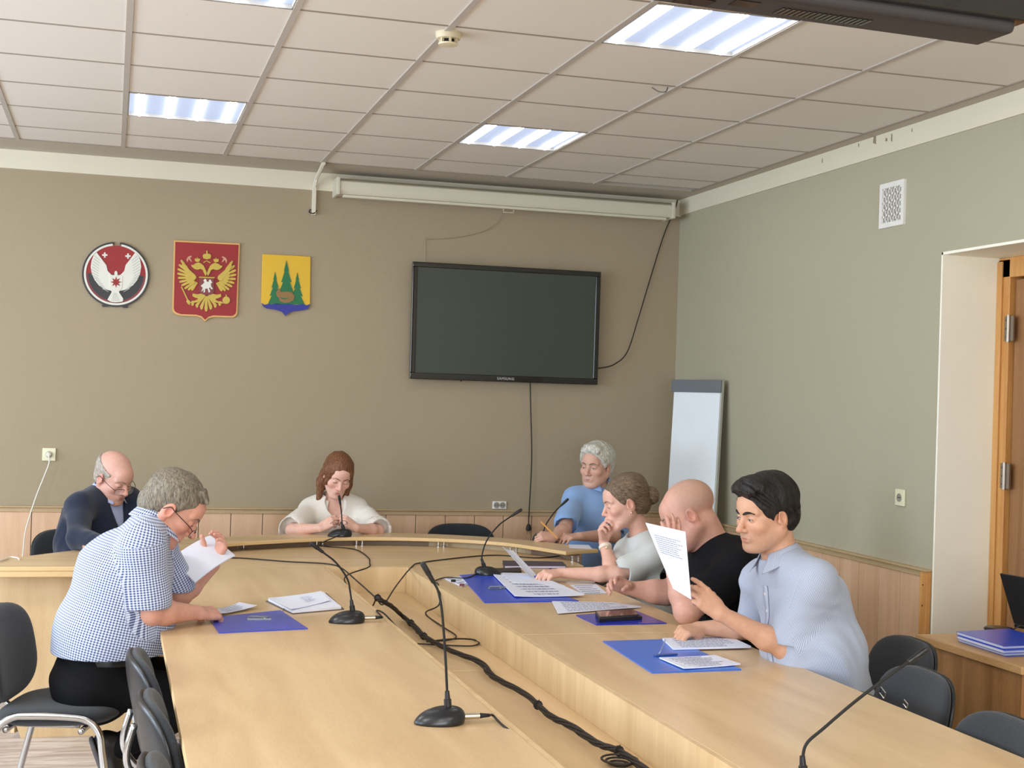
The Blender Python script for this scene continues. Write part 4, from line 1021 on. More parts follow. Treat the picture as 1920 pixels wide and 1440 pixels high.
MB().lathe([(.003, 0), (.003, .003)], n=8, M=MT_ @ Matrix.Translation((0, -.007, 0))).lathe([(.003, 0), (.003, .003)], n=8, M=MT_ @ Matrix.Translation((0, .007, 0))).build('contact_hole', M_BLACKPL, t)
for (u, v) in ((687, 590), (556, 394)):
    pass
# ventilation grille
yv0, yv1, zv0, zv1 = -2.668, -2.437, 2.572, 2.802
t = thing('air_vent', 'white square ventilation grille high on the right wall', 'vent', (XR, -2.55, zv0))
fw = .026
m = MB().box((XR-.014, yv0, zv0), (XR, yv1, zv0+fw)).box((XR-.014, yv0, zv1-fw), (XR, yv1, zv1)).box((XR-.014, yv0, zv0+fw), (XR, yv0+fw, zv1-fw)).box((XR-.014, yv1-fw, zv0+fw), (XR, yv1, zv1-fw))
m.build('frame', M_SOCK, t)
boxo('dark_backing', (XR-.002, yv0+fw, zv0+fw), (XR-.0005, yv1-fw, zv1-fw), mat('vent_dark', (120, 112, 92), .8), t)
m = MB(); ny, nz = 7, 5
for a in range(ny+1):
    y = yv0+fw+(yv1-yv0-2*fw)*a/ny; m.box((XR-.010, y-.0035, zv0+fw), (XR-.002, y+.0035, zv1-fw))
for a in range(nz+1):
    for b_ in range(ny):
        z = zv0+fw+(zv1-zv0-2*fw)*a/nz; y = yv0+fw+(yv1-yv0-2*fw)*(b_+.5)/ny
        m.box((XR-.010, y-.014, z-.006+(.004 if b_ % 2 else -.004)), (XR-.002, y+.014, z+.006+(.004 if b_ % 2 else -.004)))
m.build('grille', M_SOCK, t)

# ------------------------------------------------------------------ flip chart leaning in the corner
TL, TR = WX(1265, 712, 4.18), WX(1352, 713, 4.335)
BL = WX(1250, 960, 4.12); BR = WX(1337, 970, 4.27)
def extend(a, b_, z): d = b_-a; return a+d*(z-a[2])/d[2]
BL = extend(TL, BL, .80); BR = extend(TR, BR, .80)
t = thing('flip_chart', 'white flip chart board with a grey top clamp leaning in the corner', 'flip chart', (float(BL[0]), float(BL[1]), 0))
nx = unit(np.cross(TR-TL, TL-BL)); 
if nx[0] > 0: nx = -nx
def slab4(name, P, th, m_, parent, bevel=.002):
    A = [np.array(p) for p in P]; B = [p-nx*th for p in A]
    return MB().add(A+B, [(0, 1, 2, 3), (7, 6, 5, 4)]+[(i, 4+i, 4+(i+1) % 4, (i+1) % 4) for i in range(4)]).build(name, m_, parent, bevel=bevel)
slab4('board', [TL, TR, BR, BL], .014, mat('board_white', (232, 238, 242), .3), t)
d = unit(BL-TL); d2 = unit(BR-TR)
slab4('clamp_bar', [TL+nx*.014-(TR-TL)*.035, TR+nx*.014+(TR-TL)*.03, TR+nx*.014+(TR-TL)*.03+d2*.082, TL+nx*.014-(TR-TL)*.035+d*.082], .036, mat('clamp_grey', (106, 110, 116), .4), t, .004)
e = unit(TR-TL)
slab4('side_rail', [TR+nx*.002, TR+e*.014+nx*.002, BR+e*.014+nx*.002, BR+nx*.002], .022, mat('rail_grey', (176, 176, 166), .4), t)
for a, k in ((TR, .08), (TL, .55)):
    top = a+(TL-TR)*(.08 if a is TR else -.08)-nx*.02; ft = extend(TL, BL, .0) if a is TL else extend(TR, BR, .0); ft = ft+(TL-TR)*(.08 if a is TR else -.08)-nx*.06; ft[2] = .012
    MB().tube([top-np.array([0, 0, .02]), ft], .011, 10).build('leg', M_BLACKPL, t, smooth=True)
MB().tube([(TL+TR)/2-nx*.02-np.array([0, 0, .05]), ((BL+BR)/2-nx*.10)*np.array([1, 1, 0])+np.array([0, 0, .012])], .012, 10).build('leg', M_BLACKPL, t, smooth=True)

# ------------------------------------------------------------------ hanging screen near the camera (only its underside shows)
zb = 2.38
P0 = WZ(1835, 88, zb); P1 = WZ(1150, -6, zb); q = WZ(1878, 66, zb)
ang = math.atan2(P0[1]-P1[1], P0[0]-P1[0])
t = thing('hanging_television', 'large black television hanging from the ceiling at the top right, seen from below', 'television', (float(P0[0])-.65, float(P0[1]), zb))
Mh = Matrix.Translation((P0[0], P0[1], zb)) @ Matrix.Rotation(ang, 4, 'Z')
L = 1.45; TH = .115
prof = [(0, 0), (-TH, -.0), (-TH-.015, .02), (-TH-.015, .10), (-.05, .10), (0, .06)]
m = MB().box((-L, -TH, 0), (0, 0, .05), M=Mh); m.build('rear_cover', mat('tv_underside', (44, 40, 40), .5), t, bevel=.012)
MB().box((-L-.02, -TH-.018, .022), (.022, -.062, .64), M=Mh).build('front_bezel', M_BLACKGL, t, bevel=.006)
MB().box((-L+.02, -TH-.0185, .07), (-.02, -TH-.0181, .60), M=Mh).build('screen', mat('screen_glass', (0, 0, 0)), t)
MB().box((-L+.15, -.07, .05), (-.15, -.01, .58), M=Mh).build('rear_cover', M_BLACKPL, t, bevel=.01)
def slots(x0, x1, y0, y1, n):
    m = MB()
    for k in range(n): 
        x = x0+(x1-x0)*(k+.5)/n; m.box((x-(x1-x0)/n*.3, y0, -.0015), (x+(x1-x0)/n*.3, y1, .001), M=Mh)
    m.build('vent_slots', M_BLACKGL, t)
slots(-.50, -.30, -.075, -.035, 18); slots(-1.1, -.9, -.075, -.035, 18)
MB().box((-.70, -.06, -.0015), (-.63, -.02, .001), M=Mh).build('port_recess', M_BLACKGL, t)
MB().box((-.60, -.085, -.0015), (-.55, -.05, .001), M=Mh).build('port_recess', M_BLACKGL, t)
m = MB()
for k in range(14): m.box((-.71+k*.0075, -.088+.002*(k % 3), -.0012), (-.706+k*.0075, -.080, .0005), M=Mh)
m.build('small_print', mat('print_grey', (150, 150, 150), .5), t)
for x in (-.9, -.5): MB().tube([Mh @ Vector((x, -.04, .55)), Mh @ Vector((x, -.04, H-zb-.005))], .016, 10).build('ceiling_bracket', M_BLACKPL, t, smooth=True)

# ------------------------------------------------------------------ small desk by the doorway
t = thing('side_desk', 'small oak-veneer desk by the doorway with a laptop on it', 'desk', (4.0, -4.3, 0))
dx0, dy0, dy1 = 3.69, -4.66, -3.99
MB().prism([(3.715, dy1), (3.66, dy0+.02), (3.68, dy0), (XR-.02+.6, dy0), (XR-.02+.6, dy1)][:], .725, .75).build('desktop', [M_DESKT], t, bevel=.003) if 0 else slab('desktop', (3.675, dy0, .722), (XR-.03, dy1, .75), M_DESKT, M_DESKT, t)
boxo('side_panel', (3.70, dy0+.03, 0), (3.72, dy1-.02, .722), M_DESK, t)
boxo('side_panel', (XR-.08, dy0+.03, 0), (XR-.06, dy1-.02, .722), M_DESK, t)
boxo('back_panel', (3.72, dy0+.05, .25), (XR-.08, dy0+.066, .722), M_DESK, t)
# laptop (seen edge-on at the right border)
t = thing('laptop', 'open black laptop at the right edge of the photo', 'laptop', (4.15, -4.25, .75))
p = WZ(1893, 1176, .75)
lx, ly = float(p[0])+.02, float(p[1])
Ml = Matrix.Translation((lx, ly, .75)) @ Matrix.Rotation(R_(8), 4, 'Z')
MB().box((0, -.34, .0), (.235, 0, .016), M=Ml).build('base', M_BLACKPL, t, bevel=.004)
MB().box((.02, -.32, .016), (.16, -.02, .018), M=Ml).build('keyboard', mat('keys_black', (14, 14, 15), .6), t)
a = WZ(1905, 1183, .767); Msc = Ml @ Matrix.Translation((.004, 0, .018)) @ Matrix.Rotation(R_(-22), 4, 'Y')
MB().box((-.006, -.34, 0), (.002, 0, .225), M=Msc).build('display_lid', mat('lid_black', (24, 24, 25), .6, noise=.2, nscale=300), t, bevel=.003)
MB().box((.002, -.33, .01), (.003, -.01, .215), M=Msc).build('display', M_BLACKGL, t)
# dark round gadget with cord
p = WZ(1880, 1187, .75)
t = thing('conference_speaker', 'flat black oval gadget with a cord beside the laptop', 'gadget', (float(p[0]), float(p[1]), .75))
o = MB().lathe([(.030, 0), (.058, .010), (.060, .015), (.052, .022), (.02, .025), (.001, .025)], n=32).build('housing', M_BLACKPL, t, auto=True); o.matrix_world = Matrix.Translation((p[0]-.01, p[1]+.01, .75))
MB().tube([(p[0]+.03, p[1]-.02, .765), (p[0]+.06, p[1]-.035, .785), (p[0]+.08, p[1]-.07, .772)], .003, 6, smooth=5).build('cord', M_CABLE, t, smooth=True)

# ------------------------------------------------------------------ paper goods
M_PAPER = mat('paper', (228, 232, 248), .6, noise=.01); M_BLUE = mat('folder_blue', (46, 76, 200), .28, noise=.06, nscale=5); M_BLUE2 = mat('folder_light_blue', (58, 112, 214), .3, noise=.05, nscale=5)
M_INK = mat('ink_grey', (140, 144, 172), .7); M_CLEAR = mat('clear_film', (170, 180, 226), .12, alpha=.45)
def sheet(name, quad, z, th, m_, parent=None, curl=0, n=10, zs=None, jit=0):
    """quad: four plan corners (x, y) in order; a thin sheet or pile, gently curled"""
    Q = [np.array([q[0], q[1], (zs[i] if zs else z)], float) for i, q in enumerate(quad)]
    vs = []; 
    for s_ in (1, 0):
        for i in range(n+1):
            for j in range(n+1):
                u, v = i/n, j/n; p = (Q[0]*(1-u)+Q[1]*u)*(1-v)+(Q[3]*(1-u)+Q[2]*u)*v
                zz = curl*(abs(u-.5)*2)**2.5+curl*.4*(v**3) if curl else 0
                vs.append((p[0], p[1], p[2]+zz+s_*th))
    N = (n+1)**2; fs = []
    for i in range(n):
        for j in range(n):
            a = i*(n+1)+j; fs.append((a, a+1, a+n+2, a+n+1)); fs.append((N+a, N+a+n+1, N+a+n+2, N+a+1))
    for k in range(n):
        for (a, b_) in ((k, k+1), (n*(n+1)+k+1, n*(n+1)+k), ((k+1)*(n+1), k*(n+1)), (k*(n+1)+n, (k+1)*(n+1)+n)): fs.append((a, N+a, N+b_, b_))
    o = MB().add(vs, fs).build(name, m_, parent, auto=True)
    bpy.context.view_layer.update(); return o
def bil(Q, u, v): Q = [np.array(q, float) for q in Q]; return (Q[0]*(1-u)+Q[1]*u)*(1-v)+(Q[3]*(1-u)+Q[2]*u)*v
def text_lines(Q3, rows, parent, lift, u0=.12, u1=.88, v0=.1, v1=.9, hh=.010, m_=None, seed=0, name='printed_text'):
    """rows of unreadable print laid on a sheet whose 3-D corners are Q3"""
    rnd = random.Random(seed); m = MB(); lift = np.array(lift)
    for k in range(rows):
        v = v0+(v1-v0)*k/max(rows-1, 1); u = u0
        end = u1-rnd.random()*.25*(u1-u0)
        while u < end:
            w_ = .02+rnd.random()*.06; P = [bil(Q3, u, v), bil(Q3, min(u+w_, end), v), bil(Q3, min(u+w_, end), v+hh), bil(Q3, u, v+hh)]
            m.add([p+lift for p in P], [(0, 1, 2, 3)]); u += w_+.012
    return m.build(name, m_ or M_INK, parent)
def plan(*uv, z=TZ): return [tuple(WZ(u, v, z)[:2]) for u, v in uv]
def folder(label, quad, m_, thick=.004, z=TZ, clip=None, clipdir=0, film=None):
    c = np.mean(np.array(quad), 0); t = thing('document_folder', label, 'folder', (c[0], c[1], z))
    sheet('cover', quad, z+.0006, thick, m_, t, n=4)
    if clip is not None:
        Mc = Matrix.Translation((clip[0], clip[1], z+thick+.001)) @ Matrix.Rotation(R_(clipdir), 4, 'Z')
        m = MB().box((-.045, -.008, 0), (.045, .008, .002), M=Mc)
        for sx in (-1, 1): m.tube([Mc @ Vector((sx*.04, 0, .003)), Mc @ Vector((sx*.036, 0, .010)), Mc @ Vector((-sx*.03, .016*sx, .009))], .0017, 6, smooth=3)
        m.lathe([(.005, .002), (.004, .006)], n=10, M=Mc @ Matrix.Translation((.02, 0, 0)))
        m.build('fastener', mat('fastener_steel', (150, 156, 150), .3, metal=.8), t)
    return t
def papers(label, quad, z=TZ+.001, th=.003, curl=0, rows=0, zs=None, name='paper_sheet', cat='paper', seed=1, group=None, flip=False, u=(.12, .88), v=(.1, .9), m_=None):
    o = sheet(name, quad, z, th, m_ or M_PAPER, None, curl, zs=zs); tag(o, label, cat, group)
    if rows:
        Q3 = [(q[0], q[1], (zs[i] if zs else z)+th) for i, q in enumerate(quad)]
        text_lines(Q3, rows, o, (0, 0, .0006+(curl*.25 if curl else 0)), u[0], u[1], v[0], v[1], seed=seed, hh=.4/rows*(v[1]-v[0]))
    return o
# left side, in front of the checked-shirt man
fl = plan((392, 1160), (410, 1188), (577, 1180), (526, 1146)); fl = [fl[0], fl[3], fl[2], fl[1]]
folder('flat blue folder under the hands of the man in the checked shirt', fl, mat('folder_violet_blue', (62, 78, 190), .3, noise=.05), clip=WZ(486, 1163, TZ)[:2], clipdir=-6)
papers('small white sheet curling up on the left blue folder', plan((402, 1148), (448, 1135), (482, 1142), (408, 1158)), TZ+.007, .0006, curl=.006, rows=5)
t = thing('notebook', 'open white notebook lying beside the left microphone', 'notebook', tuple(WZ(575, 1135, TZ)))
q = plan((498, 1128), (612, 1113), (645, 1143), (548, 1152))
sheet('cover', q, TZ+.0006, .003, mat('notebook_cover', (96, 84, 76), .5), t, n=3)
q2 = plan((503, 1124), (606, 1111), (640, 1139), (549, 1147), z=TZ+.01)
sheet('page_block', q2, TZ+.004, .010, M_PAPER, t, curl=0, n=8)
q3 = plan((505, 1122), (598, 1109), (612, 1121), (624, 1136), z=TZ+.014); q3 = plan((503, 1123), (602, 1110), (618, 1128), (546, 1145), z=TZ+.014)
o = sheet('top_page', q3, TZ+.0145, .0012, M_PAPER, t, curl=.003, n=8)
text_lines([(p[0], p[1], TZ+.0165) for p in q3], 5, t, (0, 0, .002), .5, .75, .3, .7, hh=.02, name='handwriting')
MB().tube([WZ(520, 1132, TZ+.004), WZ(532, 1140, TZ+.006), WZ(530, 1146, TZ+.002)], .0012, 6, smooth=4).build('ribbon', mat('ribbon_brown', (100, 80, 60), .6), t)
# right side, far: blue folder and papers of the woman with the bun
q = plan((862, 1080), (935, 1074), (1085, 1128), (908, 1131))
folder('blue folder half covered by white papers before the woman with the bun', q, M_BLUE, clip=WZ(932, 1106, TZ)[:2], clipdir=10)
papers('wide white sheets spread over the far blue folder', plan((925, 1082), (1010, 1083), (1095, 1121), (965, 1123)), TZ+.006, .004, curl=.004, rows=8, seed=3)
papers('upper white sheet lying behind the spread papers of the bun-haired woman', plan((935, 1078), (985, 1079), (1060, 1103), (960, 1096)), TZ+.011, .001, rows=0)
papers('small white sheets with coloured clips at the far inner corner of the right table', plan((830, 1085), (868, 1082), (880, 1096), (866, 1101)), TZ+.001, .003, rows=4, seed=5)
for (u, v, c, lb) in ((850, 1091, (20, 20, 22), 'black'), (866, 1099, (110, 60, 70), 'dark red')):
    p = WZ(u, v, TZ+.006); o = MB().add([(-.011, -.006, 0), (.011, -.006, 0), (.011, .006, 0), (-.011, .006, 0), (-.011, 0, .012), (.011, 0, .012)], [(0, 3, 2, 1), (0, 1, 5, 4), (2, 3, 4, 5), (0, 4, 3), (1, 2, 5)]).build('binder_clip', mat('clip_'+lb.replace(' ', '_'), c, .3)); o.location = p; tag(o, lb+' binder clip on the small sheets at the inner corner of the right table', 'binder clip')
# white-violet flat boxes / diaries beyond
t = thing('diary', 'dark closed diary lying behind the right microphone base', 'diary', tuple(WZ(940, 1076, TZ)))
sheet('cover', plan((915, 1071), (975, 1069), (978, 1076), (918, 1078)), TZ+.0006, .014, mat('diary_dark', (58, 48, 46), .5), t, n=3)
t = thing('diary', 'dark diary with white page edges beside the hand of the bun-haired woman', 'diary', tuple(WZ(1000, 1062, TZ)))
q = plan((942, 1056), (1055, 1058), (1062, 1066), (945, 1066)); sheet('cover', q, TZ+.012, .003, mat('diary_purple', (72, 62, 78), .5), t, n=3); sheet('cover', q, TZ+.0006, .002, mat('diary_purple', (0, 0, 0)), t, n=3)
sheet('page_block', plan((945, 1058), (1052, 1059), (1060, 1066), (947, 1066)), TZ+.0026, .0094, mat('paper_violet', (222, 216, 240), .6), t, n=3)
papers('small printed sheet by the open hand of the bald man', plan((1068, 1097), (1118, 1096), (1138, 1113), (1092, 1115)), TZ+.001, .0012, rows=5, seed=8)
papers('thin white strip of paper behind the bald man\'s open hand', plan((1060, 1090), (1120, 1090), (1110, 1095), (1064, 1094)), TZ+.0005, .001, rows=0, m_=mat('paper_warm', (232, 220, 216), .6))
# before the bald man
q = plan((1080, 1155), (1190, 1146), (1250, 1170), (1118, 1173))
folder('blue folder carrying a phone, in front of the bald man', q, mat('folder_deep_blue', (34, 52, 168), .22, noise=.05))
papers('white printed sheets beside the black phone on the right table', plan((1035, 1131), (1150, 1133), (1202, 1141), (1046, 1153)), TZ+.005, .004, rows=7, seed=11)
q = plan((1116, 1152), (1186, 1148), (1204, 1160), (1124, 1165), z=TZ+.008)
t = thing('phone_case', 'black flat case underneath the phone on the blue folder', 'case', tuple(WZ(1160, 1160, TZ)))
sheet('body', q, TZ+.0055, .011, mat('leather_black', (26, 26, 30), .45), t, n=4)
t = thing('smartphone', 'black smartphone lying on a flat black case', 'phone', tuple(WZ(1160, 1150, TZ+.02)))
q = plan((1117, 1146), (1188, 1142), (1198, 1152), (1124, 1157), z=TZ+.026)
sheet('body', q, TZ+.0175, .008, mat('phone_side', (78, 76, 76), .3, metal=.6), t, n=4); sheet('screen', [tuple(np.array(bil([np.array(k) for k in q], a, b_))) for a, b_ in ((.02, .04), (.98, .04), (.98, .96), (.02, .96))], TZ+.0256, .0006, M_BLACKGL, t, n=2)
# before the young man
q = plan((1130, 1204), (1262, 1200), (1390, 1257), (1222, 1263))
folder('light blue open folder in front of the young man in the striped shirt', q, M_BLUE2)
t = thing('folder_fastener', 'blue plastic fastener standing on the light blue folder', 'fastener', tuple(WZ(1250, 1228, TZ+.005)))
c = WZ(1248, 1229, TZ+.005); Mc = Matrix.Translation(c) @ Matrix.Rotation(R_(14), 4, 'Z')
MB().box((-.048, -.008, 0), (.048, .008, .005), M=Mc).build('base_strip', mat('fastener_blue', (46, 82, 150), .35), t, bevel=.002)
MB().tube([Mc @ Vector((-.03, 0, .005)), Mc @ Vector((-.02, .0, .02)), Mc @ Vector((.03, .045, .045))], .0016, 6, smooth=3).build('prong', mat('prong_grey', (170, 180, 190), .35, metal=.6), t, smooth=True)
papers('white printed pages at the elbow side of the young man, back stack', plan((1242, 1203), (1370, 1200), (1408, 1218), (1262, 1222)), TZ+.006, .007, rows=7, seed=14)
papers('white printed pages on the near edge of the light blue folder', plan((1236, 1239), (1340, 1234), (1388, 1251), (1282, 1259)), TZ+.006, .004, rows=7, seed=15, curl=.002)
# pile of folders on the small desk
labs = ['lowest blue folder of the pile on the small desk', 'middle blue folder of the pile on the small desk', 'topmost blue folder of the pile on the small desk']
for k in range(3):
    z = .7505+k*.0125; q = plan((1794, 1203), (1893, 1197), (1990, 1227), (1884, 1232), z=.75)
    q = [(a+(.008, -.006, .004)[k], b_+(.004, -.008, .01)[k]) for a, b_ in q]
    t = thing('document_folder', labs[k], 'folder', (q[0][0], q[0][1], z)); t['group'] = 'folders piled on the small desk'
    sheet('cover', q, z, .0015, M_BLUE, t, n=3); sheet('cover', q, z+.0105, .0015, M_BLUE, t, n=3)
    q_ = [tuple(bil(q, a, b_)) for a, b_ in ((.0, .02), (.97, .02), (.97, .98), (.0, .96))]
    sheet('pages', q_, z+.0017, .0086, mat('paper_cool', (206, 212, 226), .6), t, n=3)

# ------------------------------------------------------------------ microphones
M_MIC = mat('mic_body', (30, 31, 34), .3, bump=.03)
def mic(base, face, stem, label, head_len=.05, jack=True, base_vis=True):
    """gooseneck microphone: base centre, base long axis angle, stem points (world)"""
    t = thing('gooseneck_microphone', label, 'microphone', tuple(base), 0, 'gooseneck microphones on the tables')
    Mb_ = Matrix.Translation(Vector([float(v) for v in base])) @ Matrix.Rotation(R_(face), 4, 'Z')
    # domed teardrop: low nose in front (-x), high rear
    vs = []; n = 36; rings = 12
    for i in range(rings+1):
        f = i/rings; rr = math.cos(f*math.pi/2)**.75 if i < rings else 0.0
        for k in range(n):
            a = 2*math.pi*k/n; x = math.cos(a); y = math.sin(a); lx = .082 if x < 0 else .058; tw = (1-.18*max(0, -x)**2)
            hx = .042*math.sin(f*math.pi/2)
            X = x*lx*rr+.012*math.sin(f*math.pi/2)*1.2; vs.append(Mb_ @ Vector((X, y*.050*rr*tw, .004+hx)))
    N0 = len(vs); fs = [(i*n+k, i*n+(k+1) % n, (i+1)*n+(k+1) % n, (i+1)*n+k) for i in range(rings) for k in range(n)]
    bot = [Mb_ @ Vector(((math.cos(2*math.pi*k/n))*(.080 if math.cos(2*math.pi*k/n) < 0 else .056), math.sin(2*math.pi*k/n)*.048*(1-.18*max(0, -math.cos(2*math.pi*k/n))**2), .0005)) for k in range(n)]
    fs += [(N0+k, N0+(k+1) % n, (k+1) % n, k) for k in range(n)]+[tuple(N0+k for k in range(n))[::-1]]
    MB().add(vs+bot, fs).build('base', M_MIC, t, smooth=True)
    p = Mb_ @ Vector((-.030, .012, .028)); MB().lathe([(.0065, 0), (.006, .004), (.004, .0052)], (0, 0, 0), 14, M=Mb_ @ Matrix.Translation((-.034, .008, .0345)) @ Matrix.Rotation(R_(-28), 4, 'Y')).build('button', mat('button_grey', (190, 194, 198), .3), t, auto=True)
    top = Mb_ @ Vector((.012, 0, .042)); S0 = [top]+[Vector([float(c) for c in q]) for q in stem]
    d0 = (S0[1]-S0[0]).normalized()
    MB().tube([top-d0*.004, top+d0*.022, top+d0*.024, top+d0*.045], lambda q: .0105 if q < .5 else (.0078 if q < .9 else .0062), 14).build('stem_socket', M_MIC, t, auto=True)
    P = catmull(S0, 8); MB().tube(P, .0037, 10).build('gooseneck', M_RUB, t, smooth=True)
    a = P[-1]; d = (P[-1]-P[-4]).normalized()
    MB().tube([a-d*.004, a, a+d*.012, a+d*.020, a+d*.024, a+d*head_len], lambda q: (.0045, .0062, .0066, .0066, .0078, .0078)[min(5, int(round(q*5)))], 14).build('mic_head', M_BLACKPL, t, auto=True)
    MB().tube([a+d*head_len, a+d*(head_len+.008), a+d*(head_len+.011)], lambda q: (.0079, .0076, .004)[int(round(q*2))], 14).build('grille_tip', mat('mic_mesh', (40, 40, 42), .7, bump=.5, bscale=900), t)
    if jack:
        j0 = Mb_ @ Vector((.062, -.004, .017)); dx = (Mb_.to_3x3() @ Vector((1, -.1, .02))).normalized()
        MB().tube([j0-dx*.006, j0+dx*.038], .0085, 14).build('connector', mat('connector_silver', (200, 192, 172), .28, metal=.9), t, auto=True)
        MB().tube([j0+dx*.038, j0+dx*.052, j0+dx*.066], lambda q: .0075-.003*q, 10).build('strain_relief', M_RUB, t, smooth=True)
        return t, j0+dx*.066
    return t, None
def sp(base, uvs, y0, dy=0):
    """stem points seen at the given photo positions, at world depth y0 (+dy per point)"""
    return [W(u, v, y0+dy*i) for i, (u, v) in enumerate(uvs)]
b1 = WZ(655, 1167, TZ); t1, j1 = mic(b1, 4, sp(b1, [(657, 1112), (651, 1085), (630, 1055), (605, 1035)], float(b1[1])), 'black gooseneck microphone standing beside the open notebook')
b2 = WZ(831, 1356, TZ); t2, j2 = mic(b2, 3, sp(b2, [(838, 1290), (835, 1230), (829, 1150), (822, 1110), (812, 1090)], float(b2[1])), 'black gooseneck microphone in the foreground on the left table')
b3 = WZ(912, 1079, TZ); t3, j3 = mic(b3, 178, sp(b3, [(903, 1048), (912, 1015), (935, 985), (960, 967)], float(b3[1])), 'gooseneck microphone behind the far blue folder', jack=False)
b4 = WZ(642, 1007, TZ+.052); b4[1] = -.83; b4[2] = TZ+.052
t4, j4 = mic(b4, -2, sp(b4, [(642, 985), (640, 960), (638, 945)], -.83), 'microphone on the curved ledge before the woman in white', head_len=.04, jack=False)
b5 = WZ(1004, 1022, TZ+.052); b5 = WZ(1014, 1013, TZ+.052); 
t5, j5 = mic(b5, 60, sp(b5, [(1018, 1000), (1024, 983), (1040, 960), (1052, 948)], float(b5[1])), 'microphone on the curved ledge beside the white-haired man', jack=False)
b6 = WZ(1514, 1488, TZ); t6, j6 = mic(b6, 186, sp(b6, [(1505, 1428), (1512, 1395), (1545, 1365), (1600, 1318), (1660, 1272), (1705, 1240)], float(b6[1])), 'microphone at the bottom right with its base outside the photo', jack=True)
# ------------------------------------------------------------------ cables
ZF = ZT+.006
kn = WZ(706, 1124, TZ+.004)                                        # where the cables meet
kx, ky = float(kn[0]), float(kn[1])
J = np.array([kx, ky, TZ+.008])
cable('microphone_cable', [j1, WZ(706, 1145, TZ+.006), WZ(722, 1152, TZ+.002), (1.70, -3.56, .70), (1.74, -3.75, ZF+.01)], .0034, 'short cable leaving the microphone beside the notebook', group='microphone cables')
cable('microphone_cable', [j2, WZ(925, 1342, TZ+.010), WZ(945, 1362, TZ+.003), (1.70, -5.36, .70), (1.74, -5.5, ZF)], .0034, 'short cable leaving the foreground microphone towards the trough', group='microphone cables')
cable('microphone_cable', [b4+np.array([-.02, -.05, .012]), WZ(600, 1020, TZ+.03), WZ(615, 1025, TZ+.004), WZ(665, 1030, TZ+.004), WZ(690, 1045, TZ+.004), WZ(693, 1056, TZ+.004), WZ(690, 1064, TZ+.002), (kx+.01, -2.05, TZ-.03), (kx+.012, ky+.25, ZT+.07), J], .0034, 'cable winding from the head-table microphone down to the knot', group='microphone cables')
cable('microphone_cable', [WZ(400, 1052, TZ+.004), WZ(440, 1046, TZ+.004), WZ(540, 1053, TZ+.004), WZ(612, 1057, TZ+.004), WZ(640, 1065, TZ+.004), WZ(670, 1090, TZ+.004), J], .0034, 'cable running from the far left across the tables to the knot', group='microphone cables')
cable('microphone_cable', [WZ(1065, 1040, TZ+.004), WZ(1010, 1046, TZ+.004), WZ(930, 1041, TZ+.004), WZ(860, 1046, TZ+.004), WZ(790, 1055, TZ+.004), WZ(772, 1063, TZ+.003), (kx+.22, -2.3, ZT+.10), (kx+.08, ky+.25, ZT+.075), J], .0034, 'cable running from the right end of the curved table to the knot', group='microphone cables')
cable('microphone_cable', [b3+np.array([-.05, -.02, .012]), WZ(872, 1084, TZ+.006), WZ(835, 1083, TZ+.006), WZ(810, 1092, TZ+.004), (2.08, -2.50, TZ+.002), (2.04, -2.70, .69), WZ(798, 1150, ZF), WZ(830, 1175, ZF), WZ(855, 1192, ZF), WZ(842, 1200, ZF), WZ(800, 1203, ZF)], .0034, 'cable dropping from the far blue folder over the edge into the trough', group='microphone cables')
cable('microphone_cable', [WZ(800, 1203, ZF+.008), WZ(850, 1198, ZF+.008), WZ(885, 1199, ZF), WZ(898, 1205, ZF), WZ(885, 1211, ZF), WZ(840, 1210, ZF), WZ(782, 1207, ZF+.004)], .0034, 'flat cable loop lying across the trough', group='microphone cables')
path = [J]+[WZ(u, v, z) for u, v, z in ((715, 1128, TZ-.0), (735, 1140, TZ-.05), (755, 1158, ZF+.01), (775, 1175, ZF+.01), (790, 1192, ZF+.01), (812, 1206, ZF+.01), (850, 1225, ZF+.01), (900, 1245, ZF+.01), (925, 1272, ZF+.01), (985, 1305, ZF+.01), (1030, 1345, ZF+.01), (1070, 1365, ZF+.01), (1120, 1398, ZF+.01), (1160, 1412, ZF+.01), (1200, 1440, ZF+.01), (1250, 1480, ZF+.01))]
t = thing('cable_bundle', 'thick twisted bundle of dark cables lying along the trough', 'cable bundle', tuple(J))
PC = catmull(path, 8)
for k in range(5):
    pts = []
    for i, p in enumerate(PC):
        a = i*.32+k*2*math.pi/5; d = (PC[min(i+1, len(PC)-1)]-PC[max(i-1, 0)]).normalized(); s_ = d.cross(Vector((0, 0, 1))).normalized()
        pts.append(p+s_*.0078*math.cos(a)*(1+.3*math.sin(i*.21))+Vector((0, 0, max(.0, .006+.0065*math.sin(a)))))
    MB().tube(pts, .0042, 7).build('cable_strand', M_CABLE, t, smooth=True)
for i in (2, 30, 42, 84, 112):
    p = PC[min(i, len(PC)-1)]; d = (PC[min(i+1, len(PC)-1)]-PC[i-1]).normalized()
    MB().tube([p-d*.004+Vector((0, 0, .006)), p+d*.004+Vector((0, 0, .006))], .0155, 12).tube([p+Vector((0, 0, .015)), p+Vector((.004, 0, .024))], .0015, 5).build('cable_tie', M_RUB, t)
m = MB()
for k in range(3):
    c0 = WZ(1150, 1415, ZF+.012); r_ = .026+.008*k; pts = [(c0[0]+r_*math.cos(a)*(1+.1*k), c0[1]-.05+r_*.9*math.sin(a)*1.4, ZF+.006*k) for a in [q*2*math.pi/18+k for q in range(20)]]
    m.tube(pts, .0034, 6)
tag(m.build('coiled_cable', M_CABLE, smooth=True), 'tangled coil of cable at the bottom edge of the trough', 'cable')
